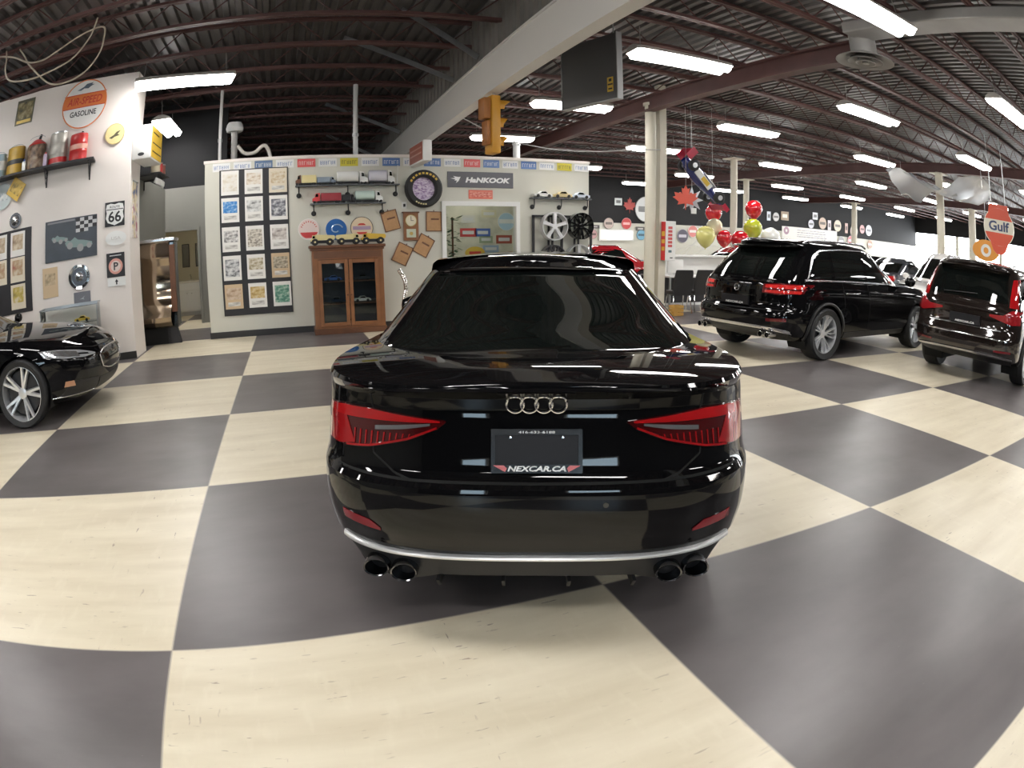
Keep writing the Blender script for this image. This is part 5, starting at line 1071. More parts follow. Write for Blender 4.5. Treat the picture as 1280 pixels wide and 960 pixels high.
for (px, py, w_, h_, cl, lb) in ((584, 291, .36, .18, (.55, .06, .06), 'red plate on the wall inside the office'), (602, 291, .34, .17, (.08, .15, .45), 'blue plate on the wall inside the office'), (629, 300, .36, .18, (.36, .08, .05), 'brown-red plate on the wall inside the office'), (612, 312, .36, .15, (.3, .38, .5), 'pale blue plate on the wall inside the office'), (606, 300, .30, .15, (.30, .36, .24), 'green plate on the wall inside the office'), (610, 267, .34, .16, (.60, .55, .38), 'straw coloured plate on the wall inside the office'), (584, 274, .30, .16, (.62, .60, .55), 'pale plate on the wall inside the office')):
    q = panel('license_plate', lb, 'licence plate', inn(px, py), 0, w_, h_, .006, mat('inn_%d' % px+str(py), cl, .4), 'plates inside the office'); patch(q, 'characters', 0, 0, w_*.7, h_*.4, .006, m_ltgrey)
t = disc('round_sign', 'round pale blue and white sign inside the office', 'sign', inn(632, 277), 0, .19, mat('sky_enamel', (.45, .62, .75), .35), m_whitee, .012); band(t, 'white_band', .17, -.04, .05, .0125, m_whitee)
t = thing('oval_sign', 'yellow oval sign low on the wall inside the office', 'sign', inn(592, 317), 0); obj('face', MB().lathe([(0, 0), (.22, 0), (.22, .012), (0, .014)], 36), m_yel, t, M=YR @ Matrix.Diagonal((1, .6, 1, 1))); patch(t, 'print', 0, 0, .26, .06, .014, m_redink)
t = thing('hanging_plant', 'tall leafy green plant inside the office at the left of its window', 'plant', (3.78, 9.75, 0)); obj('pot', MB().lathe([(0, 0), (.14, 0), (.19, .36), (.17, .36), (.15, .32), (0, .32)], 24), m_boardk, t); obj('stem', MB().cyl((0, 0, .3), (0, 0, 2.0), .02, 8), m_oakd, t)
mb = MB(); rg = random.Random(3)
for i in range(130):
    z = .55+1.5*rg.random(); q = rg.random()*6.28; L_ = .10+.10*rg.random(); r0 = .03+.06*rg.random(); b_ = Vector((r0*math.cos(q), r0*math.sin(q), z)); d_ = Vector((math.cos(q), math.sin(q), -.5+.9*rg.random())).normalized(); s_ = d_.cross(Vector((0, 0, 1))).normalized()*L_*.28
    mb.add([b_, b_+d_*L_*.5+s_, b_+d_*L_, b_+d_*L_*.5-s_], [(0, 1, 2, 3)])
f_ = obj('foliage', mb, mat('leaf_green', (.05, .12, .04), .5), t, smooth=False, weld=False)
t = thing('ceiling_lamp', 'lit square panel on the ceiling inside the office', 'light', (4.2, 9.9, 2.9)); obj('diffuser', MB().box((-.55, -.25, -.05), (.55, .25, -.02)), mat('office_lamp', (.9, .9, .9), .4, emit=(1, .97, .9), estr=6.), t, smooth=False); obj('frame', MB().box((-.58, -.28, -.02), (.58, .28, 0)), m_whitee, t, smooth=False)
# wheel rack with four rims
t = thing('wheel_rack', 'black steel display rack of alloy rims at the right end of the office box', 'rack', (5.81, 8.96, 0)); mb = MB()
obj('base', MB().box((-.66, -.20, 0), (.66, .13, .05), bev=.008), m_boardk, t, smooth=False)
for x in (-.62, -.02, .62): obj('post', MB().box((x-.022, .05, .05), (x+.022, .095, 2.02), bev=.004), m_boardk, t, smooth=False)
for x in (-.30, -.22, .26, .34): obj('hanger_bar', MB().box((x-.015, .055, .05), (x+.015, .09, 2.0)), m_boardk, t, smooth=False)
obj('top_rail', MB().box((-.642, .05, 1.98), (.642, .095, 2.02)), m_boardk, t, smooth=False)
def rim(label, x, z, r, style, n, m_):
    t = thing('alloy_rim', label, 'wheel rim', (x, 8.90, z), 0, 'rims on the display rack'); h = .09
    obj('barrel', MB().lathe([(r*.90, -h), (r, -h*.8), (r*.99, h), (r*.93, h), (r*.90, h*.3), (r*.86, -h*.8)], 48, closed=True), m_, t, M=YR)
    for i in range(n):
        a = 2*PI*i/n+.3
        for o_ in ((-.10, .10) if style == 'twin' else (0,)):
            p0 = Vector((math.cos(a+o_*.3), math.sin(a+o_*.3), 0))*r*.12; p1 = Vector((math.cos(a+o_*1.6), math.sin(a+o_*1.6), 0))*r*.92; tt = (p1-p0).normalized(); q = Vector((-tt.y, tt.x, 0)); w0, w1 = (r*.055, r*.05) if style == 'twin' else (r*.09, r*.14)
            V = [p0-q*w0, p0+q*w0, p1+q*w1, p1-q*w1]; mb = MB(); mb.add([v+Vector((0, 0, h*.2)) for v in V]+[v+Vector((0, 0, h*.75)) for v in V], [(0, 3, 2, 1), (4, 5, 6, 7), (0, 1, 5, 4), (1, 2, 6, 5), (2, 3, 7, 6), (3, 0, 4, 7)]); obj('spoke', mb, m_, t, M=YR)
    obj('hub', MB().lathe([(0, -h*.2), (r*.2, -h*.2), (r*.2, h*.8), (0, h*.85)], 20), m_, t, M=YR); obj('hub_pin', MB().cyl((0, .0, 0), (0, .11, 0), .02, 8), m_boardk, t)
    return t
rim('bright silver five-spoke rim, upper left on the display rack', 5.56, 1.80, .27, 'single', 5, mat('rim_bright', (.80, .80, .81), .3, metal=.5)); rim('black multi-spoke rim, upper right on the display rack', 6.12, 1.81, .26, 'twin', 7, m_gloss)
rim('dark grey rim, lower left on the display rack', 5.54, 1.19, .26, 'twin', 9, m_alloyd); rim('polished five-spoke rim, lower right on the display rack', 6.08, 1.20, .26, 'single', 5, m_alloy)
rim('black five-spoke rim on the floor row of the rack, left', 5.54, .62, .26, 'single', 5, m_gloss); rim('silver twin-spoke rim on the floor row of the rack, right', 6.08, .62, .26, 'twin', 6, m_alloy)
# corrugated chrome hose beside the cabinet
t = thing('chrome_pipe', 'bright curved chrome exhaust pipe standing right of the oak cabinet', 'pipe', (2.55, 8.55, 0)); pts = [(-.06, 0, 1.06), (.0, 0, .96), (.05, 0, .84), (.055, 0, .70), (.03, 0, .58), (.0, 0, .45), (.0, 0, .05)]; P_ = resample(pts, 60)
obj('pipe', MB().tube(P_, [.034+.006*(i % 2) for i in range(60)], 14), m_chrome, t); obj('foot', MB().cyl((0, 0, 0), (0, 0, .06), .12, 20, .09), m_boardk, t)
# ------------------------------------------------------------------ hanging things and the far side of the hall
t = thing('traffic_light', 'yellow three-lamp traffic light hanging under the white beam', 'traffic light', (3.47, 6.25, 3.595), R(8))
obj('hanger', MB().cyl((0, 0, 0), (0, 0, -.08), .02, 10), m_steel, t)
m_tl = mat('traffic_yellow', (.62, .30, .03), .4)
obj('housing', MB().box((-.09, -.12, -.88), (.05, .12, -.06), bev=.02), m_tl, t); obj('back_box', MB().box((-.20, -.10, -.40), (-.09, .10, -.10), bev=.02), mat('traffic_brown', (.36, .13, .02), .45), t)
obj('back_plate', MB().box((-.15, -.09, -.76), (-.09, .09, -.42), bev=.015), mat('traffic_brown', (.36, .13, .02), .45), t)
for k, (z, c) in enumerate(((-.20, (.25, .02, .01)), (-.46, (.35, .22, .02)), (-.72, (.02, .2, .08)))):
    mb = MB(); r_ = .095; L_ = .20 if k == 0 else .15; rows = [[(.05+L_*q*(.35+.65*max(0, math.sin(a))), r_*math.cos(a), z+r_*math.sin(a)) for a in np.linspace(-.5, PI+.5, 17)] for q in np.linspace(0, 1, 5)]
    rows2 = [[(x, y*1.05, z+(zz-z)*1.05) for x, y, zz in r] for r in rows]; mb.grid(rows); mb.grid(rows2); mb.grid([rows[-1], rows2[-1]]); v_ = obj('visor', mb, m_tl, t); obj('lens', MB().sphere((.05, 0, z), .085, 16, (.35, 1, 1)), mat('lens%d' % k, c, .15, coat=.6), v_)
t = thing('hanging_board', 'flat dark grey metal panel hanging right of the white beam', 'panel', (4.60, 5.5, 3.82), R(16))
obj('board', MB().box((-.05, -.54, -.46), (.04, .54, .46), bev=.012), mat('panel_grey', (.075, .075, .078), .42, metal=.2), t, smooth=False); obj('edge_frame', MB().box((-.055, -.555, -.47), (.045, -.54, .47)).box((-.055, .54, -.47), (.045, .555, .47)).box((-.055, -.54, -.475), (.045, .54, -.46)), mat('panel_edge', (.30, .30, .30), .4, metal=.5), t, smooth=False)
s_ = obj('warning_sticker', MB().box((-.0515, -.47, -.36), (-.05, -.36, -.16)), m_yel, t, smooth=False); obj('sticker_marks', MB().box((-.0525, -.46, -.27), (-.0515, -.37, -.25)).box((-.0525, -.45, -.33), (-.0515, -.38, -.31)).box((-.0525, -.44, -.22), (-.0515, -.39, -.18)), m_ink_k, s_, smooth=False)
for y in (-.45, .45): obj('hanger_rod', MB().cyl((0, y, .46), (0, y, .76), .008, 6), m_steel, t)
# diffuser and duct
t = thing('ceiling_air_diffuser', 'round grey ceiling air diffuser with concentric cones near the nearest light', 'air vent', (7.39, 2.93, 4.08))
m_duct = mat('duct_grey', (.30, .29, .28), .5, metal=.3, noise=.2, nscale=3)
obj('collar', MB().cyl((0, 0, .10), (0, 0, .44), .20, 28), m_duct, t)
for k, (r0, r1, z) in enumerate(((.20, .43, .0), (.14, .27, -.015), (.05, .15, -.03))): obj('cone', MB().lathe([(r0, z+.11), (r1, z+.01), (r1+.006, z), (r1-.01, z), (r0-.012, z+.095)], 40, closed=True), m_duct, t)
obj('centre_plug', MB().lathe([(0, .03), (.055, .03), (.05, -.035), (0, -.04)], 20), m_duct, t)
mb = MB()
mb.box((6.97, -8.3, 4.38), (7.42, 2.95, 4.545), bev=.02); struct('trim_duct', mb, m_duct)
# loose cables on the left of the roof
t = thing('loose_cable', 'pale cable looped loosely under the roof at the left', 'cable', (0, 0, 0)); pts = [(-3.9, 5, 4.62), (-3.679, 5, 4.60), (-3.344, 5, 4.474), (-3.018, 5, 4.297), (-2.75, 5, 4.25), (-2.545, 5, 4.305), (-2.131, 5, 4.452), (-1.84, 5, 4.47), (-1.79, 5, 4.30), (-1.83, 5.05, 4.10), (-1.99, 5.05, 3.90), (-2.25, 5.05, 3.82), (-2.57, 5.05, 3.882), (-3.0, 5.05, 4.25), (-3.14, 5.05, 4.42), (-3.3, 5.05, 4.60)]
def smooth_path(P, n=80):
    P = [Vector(p) for p in P]; out = []
    for i in range(n):
        u = i/(n-1)*(len(P)-1); k = min(int(u), len(P)-2); f = u-k; a, b, c, d = P[max(k-1, 0)], P[k], P[k+1], P[min(k+2, len(P)-1)]
        out.append(.5*((2*b)+(c-a)*f+(2*a-5*b+4*c-d)*f*f+(3*b-a-3*c+d)*f**3))
    return out
obj('cable', MB().tube(smooth_path(pts, 110), .013, 7), mat('pale_cable', (.42, .37, .29), .5), t)
t = thing('loose_cable', 'second pale cable drooping in a deep loop from the roof at the left', 'cable', (0, 0, 0)); obj('cable', MB().tube(smooth_path([(-3.5, 4.9, 4.60), (-3.45, 4.9, 4.46), (-3.40, 4.9, 4.25), (-3.25, 4.9, 4.08), (-2.9, 4.9, 3.99), (-2.6, 4.9, 3.99), (-2.2, 4.9, 4.08), (-1.98, 4.9, 4.33), (-1.93, 4.9, 4.60)], 70), .013, 7), MATS['pale_cable'], t)
t = thing('overhead_cable', 'grey cable strung from the beam past the traffic light to the square post', 'cable', (0, 0, 0)); obj('cable', MB().tube(smooth_path([(3.56, 8.2, 3.62), (4.4, 8.3, 3.30), (5.4, 8.5, 3.20), (6.4, 8.7, 3.25), (7.3, 8.78, 3.36), (7.7, 8.80, 3.40), (7.99, 8.92, 3.44)], 40), .010, 6), m_chain_ if 0 else mat('grey_cable', (.34, .33, .32), .5), t)
# pipes standing over the office box
for (x, z1, lb) in ((-.58, 4.5, 'thin pale conduit rising over the left end of the office box'), (1.915, 4.5, 'thicker pale conduit rising over the middle of the office box')):
    t = thing('conduit_pipe', lb, 'pipe', (x, 9.55, 0)); obj('pipe', MB().cyl((0, 0, 0), (0, 0, z1), .03 if x < 0 else .045, 12), m_ltgrey, t); obj('coupling', MB().cyl((0, 0, 3.5), (0, 0, 3.56), .042 if x < 0 else .06, 12), m_steel, t)
t = thing('vent_stack', 'grey vent stack with a cap and pale flexible hose behind the office box', 'vent', (-.33, 9.8, 0)); obj('stack', MB().cyl((0, 0, 0), (0, 0, 3.75), .06, 16), m_duct, t); obj('cap', MB().lathe([(0, 3.72), (.15, 3.72), (.17, 3.78), (.15, 3.86), (.12, 3.90), (0, 3.92)], 24), m_ltgrey, t); obj('flexible_hose', MB().tube(smooth_path([(.06, 0, 3.45), (.10, 0, 3.40), (.20, 0, 3.30), (.38, 0, 3.30), (.54, 0, 3.42), (.62, 0, 3.38), (.68, 0, 3.2), (.70, 0, 2.9)], 50), .035, 10), mat('pale_hose', (.70, .66, .60), .4), t)
t = thing('conduit_pipe', 'short white upright stub behind the plates right of the traffic light', 'pipe', (5.05, 9.55, 0)); obj('pipe', MB().cyl((0, 0, 0), (0, 0, 3.42), .07, 14), m_ltgrey, t); obj('cap', MB().cyl((0, 0, 3.42), (0, 0, 3.46), .085, 14), m_ltgrey, t)
# light box on the post
t = thing('light_box_sign', 'tall white and red sign box fixed to the square post, red lettering running down it', 'sign', (8.13, 8.925, 1.545))
obj('box', MB().box((-.10, -.16, -.41), (.16, 0, .41), bev=.012), m_whitee, t, smooth=False); obj('red_side', MB().box((-.106, -.158, -.40), (-.10, -.005, .40)), m_rede, t, smooth=False); [obj('side_mark', MB().box((-.108, -.14, a_), (-.106, -.03, b_)), m_yel, t, smooth=False) for a_, b_ in ((-.05, .03), (.10, .20), (-.2, -.12))]
mb = MB()
for i in range(6): mb.box((-.035, -.162, -.13+.075*i), (.07, -.16, -.13+.075*i+.055))
obj('red_lettering', mb, mat('rose_red', (.60, .10, .10), .4), t, smooth=False); obj('dark_mark', MB().box((-.02, -.162, -.24), (.06, -.16, -.19)), mat('teal_ink', (.1, .18, .2), .4), t, smooth=False); obj('foot_mark', MB().box((.02, -.162, -.36), (.09, -.16, -.34)), m_ink_k, t, smooth=False)
# maple leaf
leaf = [(0, -.30), (.02, -.12), (.20, -.16), (.17, -.08), (.32, .05), (.25, .08), (.28, .19), (.17, .16), (.13, .20), (.08, .12), (.10, .32), (.05, .28), (0, .40)]
leaf = leaf+[(-x, z) for x, z in leaf[-2:0:-1]]
t = thing('leaf_decoration', 'orange-red maple leaf cut-out hanging beside the posts', 'decoration', (8.62, 8.9, 2.44), R(-8)); obj('leaf', MB().prism([(x*.95, z*.75) for x, z in leaf], -.012, .012, YR), mat('leaf_red', (.70, .10, .06), .5), t, smooth=False); obj('string', MB().cyl((0, 0, .29), (0, 0, 2.0), .004, 6), m_ltgrey, t); obj('white_tag', MB().box((.14, -.012, -.30), (.26, .012, -.18)), m_whitee, t, smooth=False)
t = thing('snowflake_decoration', 'pale silver star cut-out hanging behind the maple leaf', 'decoration', (9.3, 9.6, 2.5), R(-10)); star = []
for i in range(16):
    q = 2*PI*i/16; rr = .30 if i % 2 == 0 else .14; star.append((rr*math.sin(q), rr*math.cos(q)))
obj('star', MB().prism(star, -.01, .01, YR), mat('pale_silver', (.55, .57, .60), .35, metal=.4), t, smooth=False); obj('string', MB().cyl((0, 0, .28), (0, 0, 1.95), .004, 6), m_ltgrey, t)
# hanging model racer
t = thing('model_racing_car', 'blue and white model racing car hung nose down over the balloons', 'model car', (9.02, 9.0, 2.80)); t.rotation_euler = (R(8), R(46), R(-6))
m_navy = mat('racer_navy', (.02, .03, .16), .25, coat=.6)
mb = MB(); sec = [(-.62, .10, .10), (-.45, .15, .17), (-.15, .19, .20), (.05, .17, .17), (.30, .11, .12), (.62, .06, .06), (.75, .03, .03)]
mb.grid([[(x, w_*math.cos(a), .10+h_*math.sin(a)*.8) for a in np.linspace(0, 2*PI, 17)[:-1]] for x, w_, h_ in sec], wrap=True); obj('body', mb, m_navy, t)
obj('white_flank', MB().box((-.30, -.205, .03), (.20, -.165, .17), bev=.01).box((-.30, .165, .03), (.20, .205, .17), bev=.01).box((-.12, -.09, .24), (.34, .09, .265), bev=.01), m_whitee, t, smooth=False); obj('yellow_panel', MB().box((-.10, -.212, .05), (.12, -.204, .15)).box((.0, -.06, .264), (.2, .06, .27)), m_yel, t, smooth=False)
obj('rear_wing', MB().box((-.74, -.26, .30), (-.58, .26, .325), bev=.005).box((-.74, -.27, .12), (-.58, -.255, .36)).box((-.74, .255, .12), (-.58, .27, .36)), mat('racer_red', (.42, .02, .05), .3), t, smooth=False); obj('front_wing', MB().box((.62, -.34, .02), (.78, .34, .045), bev=.005).box((.62, -.355, .0), (.80, -.34, .10)).box((.62, .34, .0), (.80, .355, .10)), MATS['racer_red'], t, smooth=False)
for x in (-.45, .46):
    for s in (-1, 1): w_ = obj('wheel', MB().lathe([(0, -.06), (.10, -.06), (.12, -.045), (.12, .045), (.10, .06), (0, .06)], 24, Matrix.Translation((x, s*.29, .09)) @ Matrix.Rotation(PI/2, 4, 'X')), m_rubber, t); obj('hub', MB().lathe([(0, -.065), (.055, -.065), (.055, .065), (0, .065)], 16, Matrix.Translation((x, s*.29, .09)) @ Matrix.Rotation(PI/2, 4, 'X')), m_alloy, w_)
for x, l_ in ((-.45, .0), (.3, .0)):
    pass
for x in (-.45, .46): obj('axle', MB().cyl((x, -.25, .09), (x, .25, .09), .014, 8), m_boardk, t)
Mi = (Matrix.Translation((9.02, 9.0, 2.80)) @ t.rotation_euler.to_matrix().to_4x4()).inverted()
for q in (Vector((-.5, 0, .22)), Vector((.3, 0, .2))):
    wq = Mi.inverted() @ q; obj('hanging_wire', MB().cyl(q, Mi @ Vector((wq.x, wq.y, 4.55)), .004, 6), m_steel, t)
# balloons tied in two bunches over the counter
def balloon(label, x, y, z, r, m_, ty):
    k = (y+2.086)/11.086; x, z = .646+(x-.646)*k, 1.447+(z-1.447)*k
    t = thing('balloon', label, 'balloon', (x, y, z), 0, 'balloons over the white counter')
    obj('skin', MB().lathe([(0, -r*1.18), (r*.10, -r*1.14), (r*.42, -r*.93), (r*.78, -r*.52), (r*.97, -.0), (r*.93, r*.38), (r*.70, r*.75), (r*.35, r*.97), (0, r*1.03)], 28), m_, t); obj('knot', MB().lathe([(0, -r*1.17), (r*.11, -r*1.28), (0, -r*1.25)], 10), m_, t)
    obj('ribbon', MB().tube(smooth_path([(0, 0, -r*1.25), ((ty[0]-x)*.4+.02, (ty[1]-y)*.4, (ty[2]-z)*.45), (ty[0]-x, ty[1]-y, ty[2]-z)], 12), .004, 5), m_ltgrey, t)
m_br = mat('red_balloon', (.55, .012, .02), .12, coat=.8); m_bc = mat('cream_balloon', (.72, .66, .44), .15, coat=.8); m_by = mat('pale_yellow_balloon', (.70, .66, .22), .15, coat=.8); m_bg = mat('lime_balloon', (.46, .50, .04), .15, coat=.8); m_bw = mat('white_balloon', (.80, .80, .76), .15, coat=.8)
T1, T2 = (9.62, 10.45, 1.285), (10.55, 10.45, 1.285)
balloon('red balloon at the top of the left bunch, under the model racer', 9.46, 9.42, 2.18, .20, m_br, (9.80, 10.5, 1.23)); balloon('cream balloon in the middle of the left bunch', 9.49, 9.03, 1.88, .19, m_bc, (9.55, 10.45, 1.23)); balloon('pale yellow balloon at the lower left of the left bunch', 9.25, 8.70, 1.67, .22, m_by, (9.2, 10.4, 1.23)); balloon('red balloon at the lower right of the left bunch', 9.78, 8.74, 1.64, .18, m_br, (9.95, 10.4, 1.23))
balloon('red balloon at the top of the right bunch', 10.65, 9.40, 2.34, .22, m_br, (10.75, 10.5, 1.23)); balloon('lime yellow balloon in the middle of the right bunch', 10.63, 8.95, 1.89, .23, m_bg, (10.95, 10.5, 1.23)); balloon('red balloon at the lower left of the right bunch', 10.25, 8.72, 1.60, .22, m_br, (10.35, 10.4, 1.23)); balloon('white balloon beside the right bunch, over the sport utility roof', 11.2, 8.8, 1.70, .24, m_bw, (11.4, 10.4, 1.23))
# counter, desk, chairs
t = thing('reception_counter', 'white reception counter behind the two black chairs', 'counter', (10.3, 10.5, 0)); obj('front_panel', MB().box((-1.15, -.06, .0), (.68, 0, 1.18)), m_whitee, t, smooth=False); obj('side_panel', MB().box((-1.15, 0, 0), (-1.09, .6, 1.18)), m_whitee, t, smooth=False); obj('counter_top', MB().box((-1.18, -.16, 1.18), (2.1, .62, 1.225), bev=.006), m_whitee, t, smooth=False); obj('dark_divider', MB().box((.68, -.08, 0), (.76, .6, 1.18)), mat('dark_red_trim', (.10, .02, .03), .4), t, smooth=False); obj('right_panel', MB().box((.76, -.06, 0), (2.05, 0, 1.18)), mat('pale_panel', (.68, .66, .60), .4), t, smooth=False); obj('toe_kick', MB().box((-1.09, .0, 0), (2.05, .05, .1)), m_boardk, t, smooth=False)
t = thing('desk', 'white desk at which the two black chairs stand', 'desk', (9.35, 9.75, 0)); obj('desk_top', MB().box((-.75, -.35, .74), (.75, .35, .775), bev=.005), m_whitee, t, smooth=False); obj('modesty_panel', MB().box((-.70, .22, .12), (.70, .25, .74)), m_boardk, t, smooth=False)
for x in (-.70, .70):
    for y in (-.30, .30): obj('leg', MB().cyl((x, y, 0), (x, y, .74), .025, 12), m_steel, t)
t = thing('monitor', 'white back of a desk screen by the post', 'screen', (8.98, 9.75, .775), R(5)); obj('case', MB().box((-.22, -.03, .06), (.22, .03, .36), bev=.015), m_whitee, t); obj('stand', MB().box((-.03, .0, .01), (.03, .03, .1)), m_ltgrey, t, smooth=False); obj('foot', MB().box((-.12, -.08, 0), (.12, .08, .012)), m_ltgrey, t, smooth=False); obj('screen', MB().box((-.20, .03, .08), (.20, .032, .34)), m_glass, t, smooth=False)
def chair(label, x, y, rz):
    t = thing('chair', label, 'chair', (x, y, 0), rz, 'black chairs at the desk'); m_l = mat('black_leather', (.016, .016, .018), .42)
    mb = MB(); mb.grid([[(w_*u, yb+dy, z) for u in np.linspace(-1, 1, 7)] for z, w_, yb, dy in ((.40, .20, -.20, 0), (.55, .21, -.22, 0), (.72, .21, -.25, 0), (.88, .20, -.29, 0), (.93, .19, -.30, 0), (.945, .18, -.28, 0), (.93, .19, -.26, 0), (.72, .21, -.19, 0), (.50, .21, -.15, 0), (.40, .20, -.15, 0))]); mb.add([(.2*s, 0, 0) for s in ()], []); obj('backrest', mb, m_l, t)
    for s in (-1, 1):
        side = MB(); P_ = [(s*w_, yb, z) for z, w_, yb in ((.40, .20, -.20), (.55, .21, -.22), (.72, .21, -.25), (.88, .20, -.29), (.93, .19, -.30), (.945, .18, -.28), (.93, .19, -.26), (.72, .21, -.19), (.50, .21, -.15), (.40, .20, -.15))]; side.add(P_, [tuple(range(10))])
        obj('backrest_side', side, m_l, t, smooth=False)
    obj('seat', MB().box((-.22, -.20, .40), (.22, .24, .49), bev=.03), m_l, t)
    for s in (-1, 1): obj('leg', MB().tube(smooth_path([(s*.19, -.14, .42), (s*.20, -.18, .25), (s*.21, -.25, .015), ], 10), .013, 8), m_chrome, t); obj('leg', MB().tube(smooth_path([(s*.19, .18, .42), (s*.20, .21, .25), (s*.21, .27, .015)], 10), .013, 8), m_chrome, t)
    return t
chair('black high-backed chair at the desk, nearer the posts', 8.56, 8.98, R(-12)); chair('black high-backed chair at the desk, nearer the sport utility', 9.16, 9.02, R(-14))
# leaflet stand and crate behind the post
t = thing('brochure_stand', 'narrow stand of red and tan brochures behind the square post', 'stand', (8.38, 9.62, 0)); obj('frame', MB().box((-.15, .05, 0), (.15, .09, 1.05)).box((-.16, -.12, 0), (.16, .12, .03)), m_boardk, t, smooth=False)
for k in range(4): obj('tray', MB().box((-.15, -.06, .18+.22*k), (.15, .05, .20+.22*k)), m_boardk, t, smooth=False); obj('brochure', MB().box((-.13, -.04, .20+.22*k), (.13, .03, .37+.22*k)), [m_whitee, mat('tan_print', (.45, .25, .12), .5), m_rede, mat('rose_print', (.55, .25, .25), .5)][k], t, smooth=False)
t = thing('small_crate', 'small yellow-brown crate on the floor by the square post', 'crate', (8.24, 8.60, 0)); mb = MB()
for k in range(3): mb.box((-.12, -.10, .01+.075*k), (.12, -.085, .07+.075*k)).box((-.12, .085, .01+.075*k), (.12, .10, .07+.075*k)).box((-.12, -.085, .01+.075*k), (-.105, .085, .07+.075*k)).box((.105, -.085, .01+.075*k), (.12, .085, .07+.075*k))
obj('slatted_sides', mb, mat('crate_yellow', (.50, .28, .06), .55), t, smooth=False); obj('bottom', MB().box((-.105, -.085, .0), (.105, .085, .012)), MATS['crate_yellow'], t, smooth=False)
# lollipop-shaped oil sign, crumpled sheet
t = thing('oil_company_sign', 'large round orange and white oil company sign hanging over the brown sport utility', 'sign', (14., 3.92, 2.47), R(-66))
r_ = .42; m_go = mat('gulf_orange', (.68, .10, .05), .4)
obj('face', MB().lathe([(0, -.05), (r_, -.05), (r_+.015, 0), (r_, .05), (0, .05)], 44), mat('ivory_enamel', (.78, .74, .62), .3), t, M=YR); band(t, 'orange_top', r_*.995, .16, r_*.98, .05, m_go); band(t, 'orange_bottom', r_*.995, -r_*.98, -.13, .05, m_go)
letters(t, 'Gulf', .22, 0, .02, .0515, mat('gulf_blue', (.06, .08, .16), .4), .58, .03); obj('foot_tongue', MB().prism([(-.26, -.33), (.26, -.33), (.18, -.52), (.08, -.60), (-.08, -.60), (-.18, -.52)], -.05, .05, YR), m_go, t, smooth=False); obj('top_cap', MB().prism([(-.30, .28), (.30, .28), (.26, .50), (-.26, .50)], -.05, .05, YR), m_go, t, smooth=False)
for s in (-.2, .2): obj('hanger_rod', MB().cyl((s, 0, .5), (s, 0, 2.1), .012, 8), m_steel, t)
t = thing('plastic_sheet', 'crumpled translucent plastic sheet slung under the roof by a far post', 'sheet', (17.0, 7.45, 3.52)); rows = []; rg = random.Random(5)
for i in range(13):
    u = i/12; rows.append([(1.0*(v-.5)+.25*math.sin(5*u+2*v), 3.4*(u-.5), .30*math.sin(9*u+3*v)*(.4+.6*u)+.45*(u-.5)**2*2-.35*(v-.5)+.1*rg.random()) for v in np.linspace(0, 1, 9)])
obj('sheet', MB().grid(rows), mat('cloudy_plastic', (.50, .53, .58), .25, trans=.45, spec=.6), t, weld=True)
for y in (-1.6, 1.6): obj('tie', MB().cyl((0, y, .2), (0, y, 1.03), .006, 6), m_steel, t)
t = thing('round_sign', 'orange sign with a ring by the slim far post', 'sign', (19.5, 7.0, 2.1), R(-62)); obj('face', MB().lathe([(0, 0), (.42, 0), (.42, .04), (0, .04)], 32), mat('amber_enamel', (.72, .30, .04), .35), t, M=YR @ Matrix.Diagonal((1.25, .8, 1, 1))); obj('ring', MB().lathe([(.10, .04), (.2, .04), (.2, .05), (.10, .05)], 28, closed=True), m_whitee, t, M=YR); obj('hanger_rod', MB().cyl((0, 0, .3), (0, 0, 2.5), .012, 8), m_steel, t)
